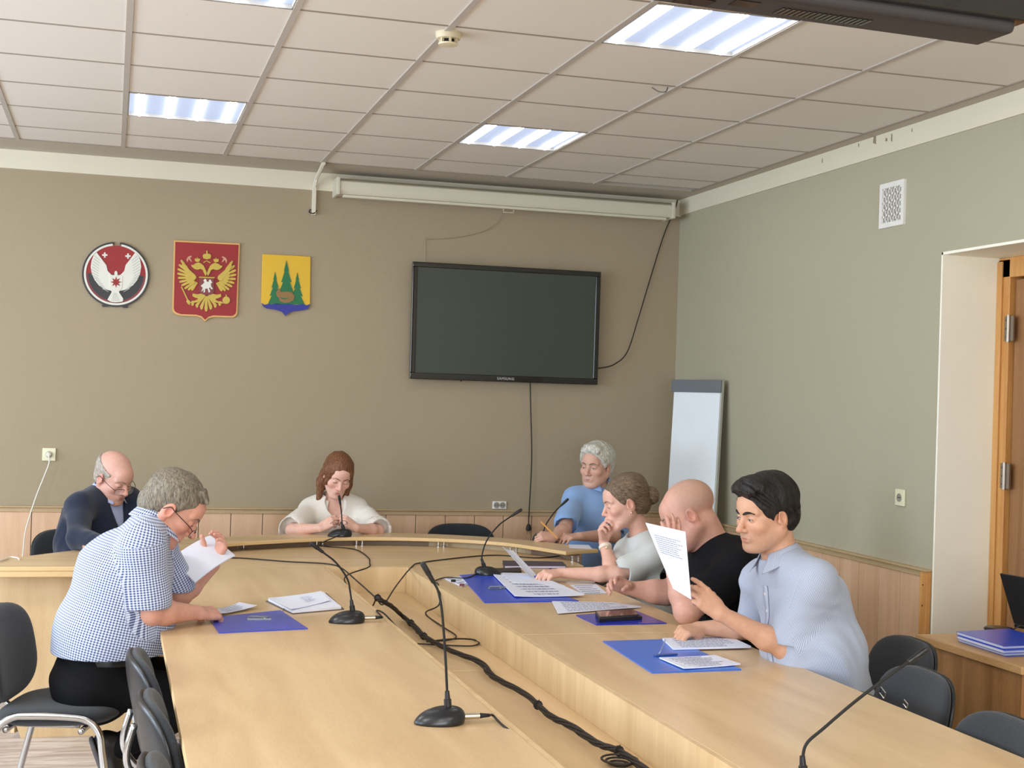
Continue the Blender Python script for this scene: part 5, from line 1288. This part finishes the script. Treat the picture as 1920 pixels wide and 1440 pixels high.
# ------------------------------------------------------------------ handbag on the second right chair
p = WZ(1672, 1312, .60)
t = thing('handbag', 'black handbag with silver buckles on the chair behind the bottom right microphone', 'handbag', (float(p[0])+.12, float(p[1]), .5))
Mq = Matrix.Translation((2.96, -4.86, .615)) @ Matrix.Rotation(R_(90), 4, 'Z') @ Matrix.Rotation(R_(90), 4, 'X')
pad('bag', .30, .20, .10, mat('bag_leather', (20, 20, 22), .4), t, Mq, n=4)
for (u, v, ww) in ((1655, 1299, .030), (1698, 1320, .022)):
    c = WX(u, v, 2.90); Mz = Matrix.Translation(c) @ Matrix.Rotation(R_(25), 4, 'X')
    MB().tube([Mz @ Vector((0, a*ww, b_*ww*.7)) for a, b_ in ((-.5, -.5), (.5, -.5), (.5, .5), (-.5, .5), (-.5, -.5))], .002, 6).build('buckle', M_CHROME, t)
# ------------------------------------------------------------------ cloth
def cloth(name, rgb, rough=.85, bump=.25, bscale=500, noise=.05, sheen=.2): return mat(name, rgb, rough, noise=noise, nscale=14, bump=bump, bscale=bscale, sheen=sheen, spec=.2)
def stripe_cloth(name, base, line, period, duty=.45, cross=True, rough=.85):
    nb = NB(name); b = nb.b; at = nb.n('ShaderNodeAttribute', attribute_name='cuv'); sp_ = nb.n('ShaderNodeSeparateXYZ'); nb.l(at.outputs['Vector'], sp_.inputs[0])
    outs = []
    for ax in ((0, 1) if cross else (0,)):
        d = nb.n('ShaderNodeMath', operation='DIVIDE'); d.inputs[1].default_value = period; nb.l(sp_.outputs[ax], d.inputs[0])
        f = nb.n('ShaderNodeMath', operation='FRACT'); nb.l(d.outputs[0], f.inputs[0])
        g = nb.n('ShaderNodeMath', operation='LESS_THAN'); g.inputs[1].default_value = duty; nb.l(f.outputs[0], g.inputs[0]); outs.append(g.outputs[0])
    if cross:
        s_ = nb.n('ShaderNodeMath', operation='ADD'); nb.l(outs[0], s_.inputs[0]); nb.l(outs[1], s_.inputs[1]); h_ = nb.n('ShaderNodeMath', operation='MULTIPLY'); h_.inputs[1].default_value = .5; nb.l(s_.outputs[0], h_.inputs[0]); fac = h_.outputs[0]
    else: fac = outs[0]
    mx = nb.n('ShaderNodeMix', data_type='RGBA'); mx.inputs[6].default_value = lin(base); mx.inputs[7].default_value = lin(line); nb.l(fac, mx.inputs[0]); nb.l(mx.outputs[2], b.inputs['Base Color'])
    b.inputs['Roughness'].default_value = rough; b.inputs['Sheen Weight'].default_value = .15
    return nb.m
M_GING = stripe_cloth('gingham_cloth', (214, 224, 246), (48, 64, 112), .0088, .52)
M_STRIPE = stripe_cloth('fine_stripe_cloth', (182, 190, 206), (142, 152, 174), .0042, .45, cross=False)
M_LBLUE = cloth('light_blue_cloth', (142, 176, 226)); M_CREAMC = cloth('blouse_cloth', (232, 226, 216)); M_NAVY = cloth('navy_knit', (30, 38, 58), noise=.1)
M_PALE = cloth('pale_shirt_cloth', (178, 190, 226)); M_BLACKC = cloth('black_cloth', (13, 14, 19), sheen=0); M_GREYT = cloth('light_grey_tee', (204, 206, 204)); M_TROU = cloth('black_trouser', (11, 11, 14), sheen=0); M_SHOE = mat('shoe_leather', (24, 22, 22), .4)
M_SOLE = mat('shoe_sole', (96, 94, 96), .7)
H_GREY = hair_mat('hair_grey_brown', (84, 76, 64), (146, 136, 118), (95, 95, 20)); H_SIDE = hair_mat('hair_side_grey', (140, 128, 118), (188, 178, 166)); H_RED = hair_mat('hair_auburn', (84, 46, 30), (150, 102, 68), (120, 120, 12)); H_WHITE = hair_mat('hair_white', (168, 164, 150), (230, 228, 218), (70, 70, 22)); H_BUN = hair_mat('hair_light_brown', (84, 68, 52), (140, 118, 94), (16, 100, 100)); H_BLACK = hair_mat('hair_black', (14, 12, 12), (36, 31, 30), (60, 60, 20))
def hair(P, m_, g=.012, line=((0, .082, .078), (0, .79, -.61)), nape=-.055, ears=True, extra=None, top=None, amp=.0025, f=110, res=.003, temple=None, name='hair', k=.004, seed=1):
    F = P.F; S = SDF(); cranium(S, F, g)
    S.ell((0, -.055, -.01), (.060+g, .062+g, .07), k=.02, F=F)
    if extra: extra(S, F)
    n = F.R@np.array(line[1]); S.cut(F.p(line[0]), n, k=k)
    if nape is not None:
        S.cut(F.p((0, 0, nape)), F.R@np.array((0, .25, -1.)), k=k)
    if top is not None: S.ell(top[0], top[1], k=.012, op='s', F=F)
    if ears:
        for sx in (-1, 1): S.ell((sx*.088, .000, -.012), (.026, .026, .034), k=.004, op='s', F=F)
    if amp: S.disp(wrinkle(amp, f, seed, ax=(.8, .3, .5)))
    V, Fc = S.mesh(res); return np_mesh(name, V, Fc, m_, P.body)
def legs(P, fw=None, m_=None, kneeL=.43, ankle=None, hipw=.10, res=.006, name='trousers', feet=True, spread=.03, gap=0):
    J = P.J; fw = P.fwd()*np.array([1, 1, 0]) if fw is None else np.array([math.cos(R_(fw)), math.sin(R_(fw)), 0]); fw = unit(fw); rt = np.array([fw[1], -fw[0], 0])
    S = SDF(); hz = J['pelvis'].copy()
    S.cap(hz-np.array([0, 0, .02]), hz+(J['waist']-hz)*.45, P.depth*1.06, P.depth*1.0, k=.05, sq=(P.dw, P.wide*.98))
    m_ = m_ or M_TROU; feetp = []
    for sx in (-1, 1):
        h_ = hz+rt*sx*hipw+np.array([0, 0, -.02]); kz = max(.50, hz[2]-.03); kn_ = h_*np.array([1, 1, 0])+fw*kneeL+rt*sx*spread+np.array([0, 0, kz])
        an = kn_*np.array([1, 1, 0])+fw*(gap)+np.array([0, 0, .10])
        if ankle is not None and ankle.get(sx) is not None: kn_ = np.array(ankle[sx][0]); an = np.array(ankle[sx][1])
        S.cap(h_, kn_, .088, .062, k=.03); S.cap(kn_, an, .062, .048, k=.02); feetp.append((sx, kn_, an))
    S.disp(wrinkle(.004, 30, 3)); V, Fc = S.mesh(res); tr = np_mesh(name, V, Fc, m_, P.root)
    for sx, kn_, an in feetp:
        if ankle is not None and ankle.get(sx) is not None and len(ankle[sx]) > 2: d, up = [unit(np.array(q)) for q in ankle[sx][2:4]]
        else: d, up = fw, np.array([0, 0, 1.])
        S = SDF(); heel = an-up*.045-d*.03; S.cap(heel, heel+d*.10-up*.008, .040, .038, k=.03); S.cap(heel+d*.10-up*.01, heel+d*.20-up*.02, .038, .030, k=.03, sq=(np.cross(d, up), 1.25)); S.cap(an+up*.01, heel, .042, .040, k=.02)
        S.cut(heel-up*.036, -up, k=.003); V, Fc = S.mesh(.005); sh = np_mesh('shoe', V, Fc, M_SHOE, P.root)
        S = SDF(); S.cap(heel-up*.034, heel+d*.20-up*.034, .040, .038, k=.01, sq=(np.cross(d, up), 1.1)); S.cut(heel-up*.050, -up, k=.001); S.cut(heel-up*.034, up, k=.001); V, Fc = S.mesh(.005); np_mesh('sole', V, Fc, M_SOLE, sh)
    return tr
def buttons(P, p0, p1, n, m_, out=None, r=.0055):
    out = P.fwd() if out is None else unit(out)
    for i in range(n):
        p = np.array(p0)+(np.array(p1)-np.array(p0))*(i+.5)/n; h_, nn = P.snap(p+out*.3, -out)
        if h_ is None: continue
        q = Vector(out).to_track_quat('Z', 'Y').to_matrix().to_4x4()
        MB().lathe([(r, 0), (r, .0015), (r*.6, .0018)], n=12, M=Matrix.Translation(Vector(h_)+Vector(out)*.0035) @ q).build('button', m_, P.shirt_o, auto=True)

# ---- young man in the striped shirt (right front)
F = Fr(W(1434, 965, -4.42), rot(192, 11, -3), 1.05)
yG = -4.42
J = dict(pelvis=(3.08, yG-.02, .56), waist=W(1528, 1222, yG-.02), chest=W(1502, 1120, yG), neck=W(1466, 1058, yG),
         shL=W(1530, 1090, yG-.17), shR=W(1428, 1085, yG+.20), elL=WZ(1474, 1216, .80), wrL=W(1350, 1150, -4.47), elR=WZ(1412, 1178, .80), wrR=WZ(1312, 1178, .795))
hp = W(1294, 1098, -4.46)
hG = dict(L=dict(y=np.array(hp)-np.array(J['wrL']), z=(-.45, -.75, .45), curls=[(22, 28, 15), (40, 45, 25), (52, 55, 30), (58, 60, 30)], thumb=(18, 22), spread=2),
          R=dict(y=np.array(WZ(1262, 1186, .79))-np.array(J['wrR']), z=(0, -.3, 1), curls=[(42, 60, 35), (48, 62, 40), (52, 64, 40), (55, 64, 40)], thumb=(30, 30), spread=2))
G = Person('young man with black hair and a pale striped shirt holding up a sheet of paper', J, F, res=.0024, skin=(204, 156, 128), lip=(178, 108, 96), depth=.122, wide=1.42, belly=.015, neckr=.061, hands=hG, hs=1.0,
           headkw=dict(jaw=1.08, fat=.003, nose=1.0, lips=1.1), tonekw=dict(blush=.1, stubble=((150, 122, 104), .28)))
G.shirt('shirt', M_STRIPE, sleeve=.80, g=.014, wr=.0062, seed=4, res=.0036, cuffr=.072, f=30)
G.collar(M_STRIPE, r=.066, hgt=.036, drop=.042, opening=52, off=.028)
fwG = G.fwd(); mb = mat('button_pale', (214, 214, 206), .3)
pa = G.J['neck']+fwG*.02-np.array([0, 0, .05]); pb = G.J['waist']+fwG*.05
G.strip('placket', pa, pb, .030, .0016, M_STRIPE, n=18, out=fwG); buttons(G, pa, pb, 5, mb, out=fwG)
def exG(S, F):
    S.ell((0, .045, .105), (.062, .050, .036), k=.02, F=F); S.ell((-.02, .078, .098), (.034, .024, .020), k=.012, F=F); S.ell((.025, .074, .100), (.034, .024, .020), k=.012, F=F)
    for sx in (-1, 1): S.hcap(F, (sx*.070, .020, .045), (sx*.073, .012, -.004), .010, .006, k=.01)
    for k_ in range(9): S.hcap(F, (-.05+.0125*k_, .06, .108), (-.048+.012*k_, .104-.004*abs(k_-4), .088+.006*(k_ % 2)), .009, .004, k=.006)
hair(G, H_BLACK, g=.014, line=((0, .083, .074), (0, .84, -.54)), nape=-.052, extra=exG, amp=.0045, f=170, res=.0026, k=.003)
G.eyes(open_=.42, look=-.3, brow=(44, 34, 30), bt=.0036, lash=(34, 24, 22), iris=(40, 30, 26), blift=-.002)
legs(G, fw=180)

# ---- bald man in the black t-shirt
yF = -3.38
F = Fr(W(1291, 968, yF), rot(160, 28, 4), 1.14)
J = dict(pelvis=(3.26, yF-.05, .56), waist=W(1395, 1150, yF-.05), chest=W(1372, 1082, yF-.05), neck=W(1335, 1028, yF-.02),
         shL=W(1385, 1070, yF-.27), shR=W(1312, 1062, yF+.20), elL=WZ(1288, 1146, .805), wrL=W(1257, 1043, yF-.21), elR=WZ(1250, 1112, .805), wrR=WZ(1178, 1103, .82))
hF = dict(L=dict(y=np.array(W(1260, 965, yF-.165))-np.array(J['wrL']), z=(.05, -1, .1), curls=[(10, 16, 12), (10, 18, 12), (10, 18, 12), (12, 20, 12)], thumb=(5, 0), spread=3),
          R=dict(y=np.array(W(1128, 1082, -3.22))-np.array(J['wrR']), z=(.25, .75, .55), curls=[(20, 30, 20), (25, 38, 24), (30, 40, 25), (36, 42, 25)], thumb=(12, 20), spread=4))
Fp = Person('bald heavy man in a black t-shirt resting his face on his hand', J, F, res=.0026, skin=(208, 158, 140), lip=(180, 110, 104), depth=.165, wide=1.38, belly=.05, arm=1.25, neckr=.076, hands=hF, hs=1.10,
            headkw=dict(jaw=1.12, fat=.008, nose=1.1), tonekw=dict(scalp=((172, 142, 122), .55), blush=.22))
Fp.shirt('t_shirt', M_BLACKC, sleeve=.62, g=.014, wr=.006, seed=2, res=.0042, cuffr=.092, neckcut=.035, f=22)
Fp.eyes(open_=.2, brow=(150, 128, 112), bt=.0026, lash=(120, 90, 80))
legs(Fp, fw=180, hipw=.12)

# ---- woman with the bun
yE = -2.42
F = Fr(W(1171, 944, yE), rot(172, 14, 0), 1.05)
J = dict(pelvis=(3.20, yE-.02, .55), waist=W(1228, 1110, yE-.02), chest=W(1218, 1060, yE), neck=W(1204, 1010, yE),
         shL=W(1226, 1040, yE-.17), shR=W(1176, 1034, yE+.17), elL=WZ(1160, 1078, .80), wrL=WZ(1052, 1074, .795), elR=WZ(1150, 1076, .80), wrR=W(1132, 1016, yE+.02))
hE = dict(L=dict(y=np.array(WZ(1012, 1078, .79))-np.array(J['wrL']), z=(0, -.35, 1), curls=[(30, 35, 25), (38, 45, 30), (45, 50, 35), (50, 55, 35)], thumb=(20, 25), spread=2),
          R=dict(y=np.array(W(1128, 982, yE+.0))-np.array(J['wrR']), z=(-.6, .75, -.1), curls=[(28, 55, 35), (45, 62, 40), (58, 65, 40), (64, 65, 40)], thumb=(25, 30), spread=2))
Pe = Person('woman with a brown hair bun and light grey top, hand at her mouth', J, F, res=.0028, skin=(220, 172, 152), lip=(184, 108, 104), depth=.112, wide=1.42, arm=.88, neckr=.047, hands=hE, hs=.93,
            headkw=dict(jaw=.88, nose=.82, male=0), tonekw=dict(blush=.12))
Pe.shirt('t_shirt', M_GREYT, sleeve=.72, g=.013, wr=.004, seed=6, res=.0042, cuffr=.074, neckcut=.016)
def exE(S, F):
    S.ell((0, -.136, .008), (.042, .034, .043), k=.006, F=F)
    S.ell((0, -.05, .09), (.062, .06, .04), k=.03, F=F)
hair(Pe, H_BUN, g=.009, line=((0, .080, .082), (0, .80, -.60)), nape=-.045, extra=exE, amp=.0018, f=150, res=.0028)
Pe.eyes(open_=.25, brow=(130, 104, 86), bt=.0022, lash=(80, 58, 50))
for q in (-1,):
    c = F.p((-.084, -.006, -.036)); MB().tube([c+np.array([.0, 0, .004]), c+np.array([0, 0, -.012])], .004, 8).build('earring', mat('earring_gold', (226, 206, 180), .25, metal=.7), Pe.body, smooth=True)
F2 = F.p((.084, -.006, -.036)); MB().tube([F2+np.array([.0, 0, .004]), F2+np.array([0, 0, -.012])], .004, 8).build('earring', MATS['earring_gold'], Pe.body, smooth=True)
wv = unit(np.array(J['elR'])-np.array(J['wrR'])); wc = np.array(J['wrR'])+wv*.03; q = Vector(wv).to_track_quat('Z', 'Y').to_matrix().to_4x4()
MB().lathe([(.030, -.009), (.032, -.008), (.032, .008), (.030, .009)], n=28, M=Matrix.Translation(wc) @ q).build('watch_strap', mat('strap_cream', (232, 214, 200), .5), Pe.body, auto=True)
MB().lathe([(.014, 0), (.014, .006), (.011, .008)], n=20, M=Matrix.Translation(wc+np.array([.0, -.033, 0])) @ Matrix.Rotation(R_(90), 4, 'X')).build('watch_case', mat('watch_gold', (220, 196, 170), .3, metal=.6), Pe.body, auto=True)
legs(Pe, fw=180, hipw=.09, m_=cloth('grey_trouser', (70, 72, 80)))

# ---- white-haired man in light blue
yD = -.62
F = Fr(W(1117, 875, yD), rot(222, 6, -2), 1.10)
J = dict(pelvis=(3.40, -.42, .56), waist=W(1125, 1000, yD+.08), chest=W(1120, 962, yD+.02), neck=W(1122, 922, yD+.04),
         shR=W(1076, 936, yD-.02), shL=W(1162, 936, yD+.10), elR=W(1058, 994, -.92), wrR=W(1040, 1006, -1.05), elL=W(1150, 1004, -.80), wrL=W(1086, 1006, -1.02))
hD = dict(R=dict(y=np.array(W(1020, 1005, -1.06))-np.array(J['wrR']), z=(0, -.6, .8), curls=[(30, 40, 25), (40, 50, 30), (45, 52, 30), (50, 55, 30)], thumb=(20, 25), spread=2),
          L=dict(y=(-.9, -.35, 0), z=(0, -.3, 1), curls=[(30, 40, 25)]*4, thumb=(15, 20), spread=3))
Pd = Person('white-haired man in a light blue shirt holding a pencil at the curved table', J, F, res=.0034, skin=(214, 168, 148), lip=(168, 106, 98), depth=.125, wide=1.42, belly=.02, hands=hD, hs=1.0, headkw=dict(jaw=1.06, fat=.004), tonekw=dict(blush=.1))
Pd.shirt('shirt', M_LBLUE, sleeve=.80, g=.014, wr=.006, seed=9, res=.0045, cuffr=.074)
Pd.collar(M_LBLUE, r=.070, hgt=.034, drop=.04, opening=55, off=.058)
fwd_ = Pd.fwd(); pa = Pd.J['neck']+fwd_*.02-np.array([0, 0, .05]); pb = Pd.J['waist']+fwd_*.05; Pd.strip('placket', pa, pb, .030, .0016, M_LBLUE, n=12, out=fwd_); buttons(Pd, pa, pb, 4, mb, out=fwd_)
def exD(S, F):
    S.ell((0, .042, .105), (.062, .050, .036), k=.02, F=F)
    for sx in (-1, 1): S.hcap(F, (sx*.068, .030, .050), (sx*.076, .008, -.002), .013, .007, k=.01)
    for k_ in range(7): S.hcap(F, (-.05+.016*k_, .05, .112), (-.052+.017*k_, .090, .088), .011, .006, k=.006)
hair(Pd, H_WHITE, g=.020, line=((0, .080, .082), (0, .82, -.57)), nape=-.055, extra=exD, amp=.003, f=130, res=.0034)
Pd.eyes(open_=.45, look=-.3, brow=(120, 104, 92), bt=.0026, lash=(70, 50, 44))
legs(Pd, fw=222)

# ---- woman in the white blouse at the centre
yC = -.40
F = Fr(W(633, 893, yC-.04), rot(274, 26, -7), 1.03)
J = dict(pelvis=(1.74, -.24, .55), waist=W(628, 1010, yC+.10), chest=W(626, 972, yC+.06), neck=W(625, 940, yC+.05),
         shR=W(582, 956, yC+.06), shL=W(672, 956, yC+.06), elR=W(548, 994, -.60), wrR=W(600, 990, -.74), elL=W(708, 995, -.60), wrL=W(668, 990, -.74))
hC = dict(R=dict(y=np.array(W(632, 972, -.76))-np.array(J['wrR']), z=(-.35, -.75, .45), curls=[(35, 45, 25), (45, 50, 30), (50, 52, 30), (55, 55, 30)], thumb=(20, 25), spread=2),
          L=dict(y=np.array(W(640, 972, -.76))-np.array(J['wrL']), z=(.35, -.75, .45), curls=[(35, 45, 25), (45, 50, 30), (50, 52, 30), (55, 55, 30)], thumb=(20, 25), spread=2))
Pc = Person('woman with auburn hair and a white blouse at the middle of the head table', J, F, res=.0032, skin=(224, 178, 160), lip=(184, 104, 100), depth=.112, wide=1.45, arm=.88, neckr=.046, hands=hC, hs=.92, headkw=dict(jaw=.92, nose=.9, male=0, lips=1.1), tonekw=dict(blush=.2))
Pc.shirt('blouse', M_CREAMC, sleeve=.92, g=.018, wr=.007, seed=5, res=.0045, cuffr=.088, vneck=.17, neckcut=.02, f=26)
Pc.collar(M_CREAMC, r=.070, hgt=.018, drop=.075, opening=62, off=.015, pts=.045, name='lapel_collar')
def exC(S, F):
    for sx in (-1, 1):
        S.hcap(F, (sx*.066, -.02, .03), (sx*.080, -.025, -.06), .030, .030, k=.02); S.hcap(F, (sx*.078, -.02, -.06), (sx*.080, .030, -.185), .027, .013, k=.02)
        S.hcap(F, (sx*.060, .052, .05), (sx*.074, .036, -.035), .015, .012, k=.014)
        S.hcap(F, (sx*.05, -.06, -.02), (sx*.065, -.05, -.13), .034, .022, k=.02)
    S.hcap(F, (0, -.08, 0), (0, -.07, -.11), .05, .032, k=.03)
hr = SDF()
def hair_long(P, m_):
    F = P.F; S = SDF(); cranium(S, F, .012); exC(S, F)
    S.ell((0, .100, -.055), (.0600, .064, .092), k=.006, op='s', F=F)
    S.disp(wrinkle(.0025, 120, 2, ax=(1, .2, .15))); V, Fc = S.mesh(.0032); return np_mesh('hair', V, Fc, m_, P.body)
hair_long(Pc, H_RED)
Pc.eyes(open_=.12, brow=(120, 84, 64), bt=.0022, lash=(52, 36, 32))
fC = Pc.fwd(); nk = Pc.J['neck']+fC*.07; MB().tube([Pc.J['neck']+np.array([-.05, -.03, .0]), nk+fC*.02+np.array([-.03, 0, -.06]), nk+fC*.03+np.array([0, -.005, -.11]), nk+fC*.02+np.array([.03, 0, -.06]), Pc.J['neck']+np.array([.05, -.03, .0])], .0012, 6, smooth=6).build('necklace', mat('silver', (220, 220, 220), .25, metal=1), Pc.body, smooth=True)
legs(Pc, fw=268, hipw=.09, m_=cloth('dark_skirt', (50, 48, 56)))

# ---- man in the navy cardigan
yB = -1.18
F = Fr(W(214, 897, yB), rot(312, 26, 2), 1.06)
J = dict(pelvis=(.50, -.92, .56), waist=W(180, 1010, yB+.12), chest=W(184, 968, yB+.08), neck=W(196, 932, yB+.05),
         shR=W(150, 948, yB-.10), shL=W(240, 938, yB+.18), elR=W(146, 1012, -1.52), wrR=W(222, 1022, -1.80), elL=W(282, 990, -1.22), wrL=W(262, 1012, -1.62))
hB = dict(R=dict(y=(.8, -.5, -.02), z=(0, 0, 1), curls=[(30, 40, 25)]*4, thumb=(15, 20)), L=dict(y=(-.1, -.9, -.02), z=(0, 0, 1), curls=[(25, 35, 25)]*4, thumb=(15, 20)))
Pb = Person('balding man in a navy cardigan and glasses at the left of the head table', J, F, res=.0034, skin=(208, 160, 144), lip=(172, 108, 102), depth=.13, wide=1.42, belly=.03, neckr=.060, hands=hB, hs=1.0, headkw=dict(jaw=1.05, fat=.003, nose=1.05), tonekw=dict(blush=.22))
S = SDF(); Pb.torso(S, .006); nb_ = Pb.J['neck']; hd = unit(F.p((0, -.03, -.05))-nb_); S.cap(nb_+hd*.02, nb_+hd*.25, .06, .10, k=.01, op='s'); V, Fc = S.mesh(.005); inner = np_mesh('shirt', V, Fc, M_PALE, Pb.root, cuv=V*0)
Pb.shirt('cardigan', M_NAVY, sleeve=1.85, g=.018, wr=.006, seed=7, res=.0048, cuffr=.052, vneck=.16, neckcut=.03)
Pb.collar(M_PALE, r=.067, hgt=.036, drop=.045, opening=55, off=.030, parent=inner)
def bare_top(P, m_, g=.007, zt=.055):
    F = P.F; S = SDF(); cranium(S, F, g); S.ell((0, -.055, -.01), (.064, .066, .065), k=.02, F=F)
    S.cut(F.p((0, .03, -.01)), F.R@np.array((0, 1., -.15)), k=.006); S.cut(F.p((0, -.02, zt)), F.R@np.array((0, .35, 1.)), k=.006); S.cut(F.p((0, 0, -.05)), F.R@np.array((0, .2, -1.)), k=.004)
    for sx in (-1, 1): S.ell((sx*.088, .0, -.014), (.026, .026, .032), k=.004, op='s', F=F)
    S.disp(wrinkle(.0015, 150, 1)); V, Fc = S.mesh(.0032); return np_mesh('hair', V, Fc, m_, P.body)
bare_top(Pb, H_SIDE, zt=.062)
Pb.eyes(open_=.12, brow=(150, 128, 112), bt=.0026, lash=(90, 66, 58)); Pb.glasses(mat('glasses_brown', (56, 36, 34), .3), drop=.020, half=True)
legs(Pb, fw=300)

# ---- man in the checked shirt (left front)
yA = -3.50
F = Fr(W(323, 955, yA), rot(-3, 38, 3), 1.09)
J = dict(pelvis=(.56, yA-.01, .565), waist=W(203, 1190, yA), chest=W(236, 1076, yA), neck=W(281, 992, yA),
         shR=W(268, 1024, yA-.19), shL=W(288, 1012, yA+.19), elR=W(281, 1148, yA-.17), wrR=W(372, 1149, yA-.04), elL=W(336, 1116, yA+.24), wrL=W(398, 1062, yA+.36))
hA = dict(R=dict(y=np.array(W(412, 1150, yA+.03))-np.array(J['wrR']), z=(.1, -.5, 1), curls=[(26, 32, 20), (30, 38, 24), (36, 42, 25), (42, 45, 25)], thumb=(20, 25), spread=2),
          L=dict(y=np.array(W(420, 1016, yA+.40))-np.array(J['wrL']), z=(.9, .5, .1), curls=[(30, 50, 25), (32, 52, 25), (34, 54, 25), (38, 55, 25)], thumb=(20, 20), spread=3))
Pa = Person('man in glasses and a blue checked shirt leaning over papers on the left', J, F, res=.0026, skin=(208, 154, 134), lip=(176, 108, 100), depth=.150, wide=1.30, belly=.045, arm=1.1, neckr=.062, hands=hA, hs=1.05, headkw=dict(jaw=1.02, nose=1.1), tonekw=dict(blush=.22))
Pa.shirt('shirt', M_GING, sleeve=.80, g=.020, wr=.006, seed=3, res=.0038, cuffr=.084, f=22, hem=(W(200, 1218, yA), (.0, 0, -1)))
Pa.collar(M_GING, r=.070, hgt=.036, drop=.045, opening=45, off=.030)
def exA(S, F):
    for sx in (-1, 1): S.hcap(F, (sx*.070, .015, .045), (sx*.075, .012, .000), .010, .007, k=.01)
    for k_ in range(7): S.hcap(F, (-.042+.014*k_, .045, .112), (-.046+.015*k_, .092, .082), .010, .006, k=.006)
hair(Pa, H_GREY, g=.006, line=((0, .072, .085), (0, .80, -.60)), nape=-.062, extra=exA, amp=.0026, f=130, res=.003)
Pa.eyes(open_=.2, brow=(120, 104, 88), bt=.003, lash=(80, 58, 50)); Pa.glasses(mat('glasses_dark', (34, 26, 26), .3), drop=.018, fwd=.006)
legs(Pa, fw=0, hipw=.095, ankle={-1: ((1.0, yA+.14, .52), (.70, yA+.12, .26), (.35, 0, -.94), (.94, 0, .35)), 1: ((1.0, yA-.10, .50), W(226, 1398, yA-.12), (.35, 0, -.94), (.94, .0, .35))})
pl_ = W(203, 1226, yA)
S = SDF(); S.cap(pl_-np.array([0, 0, .015]), pl_+np.array([0, 0, .012]), .158, .158, k=.01, sq=((0, 1, 0), 1.28), flat=True); V, Fc = S.mesh(.005); np_mesh('belt', V, Fc, mat('belt_leather', (18, 18, 22), .35), Pa.root)

# ------------------------------------------------------------------ things held in the hands
def held(name, label, corners, cat, rows=0, n=12, bow=0, th=.0008, m_=None, seed=0, side=1, **kw):
    Q = [np.array(c, float) for c in corners]; nrm = unit(np.cross(Q[1]-Q[0], Q[3]-Q[0])); vs = []
    if nrm@(CAMP-Q[0]) < 0: nrm = -nrm
    for s_ in (0, 1):
        for i in range(n+1):
            for j in range(n+1): u, v = i/n, j/n; vs.append(bil(Q, u, v)+nrm*(bow*(4*u*(1-u))+(-th*s_)))
    N = (n+1)**2; fs = []
    for i in range(n):
        for j in range(n): a = i*(n+1)+j; fs.append((a, a+1, a+n+2, a+n+1)); fs.append((N+a, N+a+n+1, N+a+n+2, N+a+1))
    for k in range(n):
        for (a, b_) in ((k, k+1), (n*(n+1)+k+1, n*(n+1)+k), ((k+1)*(n+1), k*(n+1)), (k*(n+1)+n, (k+1)*(n+1)+n)): fs.append((a, N+a, N+b_, b_))
    o = MB().add(vs, fs).build(name, m_ or M_PAPER, None, auto=True); tag(o, label, cat)
    if rows: text_lines(Q, rows, o, nrm*(abs(bow)+.0008), seed=seed, **kw)
    return o
held('paper_sheet', 'printed sheet held upright by the young man in the striped shirt', [W(1210, 980, -4.40), W(1285, 997, -4.52), W(1296, 1124, -4.50), W(1262, 1104, -4.42)], 'paper', rows=9, u0=.12, u1=.9, v0=.16, v1=.42, hh=.012, seed=4)
held('paper_stack', 'bent stack of white pages lifted by the man in the checked shirt', [W(322, 1046, yA+.28), W(396, 1003, yA+.53), W(441, 1041, yA+.37), W(366, 1092, yA+.10)], 'paper', bow=.010, th=.005)
held('paper_sheet', 'curved sheet being turned by the woman with the bun', [W(942, 1024, -2.30), W(962, 1032, -2.24), W(1012, 1084, -2.30), W(990, 1078, -2.38)], 'paper', bow=-.008)
tag(MB().tube([W(1002, 1082, -2.36), W(1034, 1066, -2.36)], .0045, 8).build('ballpoint_pen', mat('pen_violet', (70, 60, 150), .3), smooth=True), 'violet pen in the hand of the woman with the bun', 'pen')
tag(MB().tube([W(1014, 978, -1.06), W(1045, 1009, -1.10)], .0048, 6).build('pencil', mat('pencil_orange', (230, 166, 84), .4)), 'orange pencil held by the white-haired man', 'pencil')
papers('white sheet under the forearm of the white-haired man', plan((1066, 1021), (1104, 1022), (1110, 1029), (1068, 1027), z=TZ+.053), TZ+.0525, .0012)
g = MB(); c = W(637, 980, -.80)
for sx in (-1, 1):
    g.tube([c+np.array([sx*.024+.018*math.cos(a), 0, .012*math.sin(a)]) for a in [2*math.pi*i/16 for i in range(17)]], .0012, 6)
    g.tube([c+np.array([sx*.042, 0, .004]), c+np.array([sx*.05, .03, -.01]), c+np.array([sx*.03, .05, -.03])], .0012, 6, smooth=3)
g.tube([c+np.array([-.008, 0, .004]), c+np.array([.008, 0, .004])], .0012, 6)
tag(g.build('spectacles', mat('glasses_dark2', (60, 50, 60), .3), smooth=True), 'spectacles held between the hands of the woman in white', 'glasses')
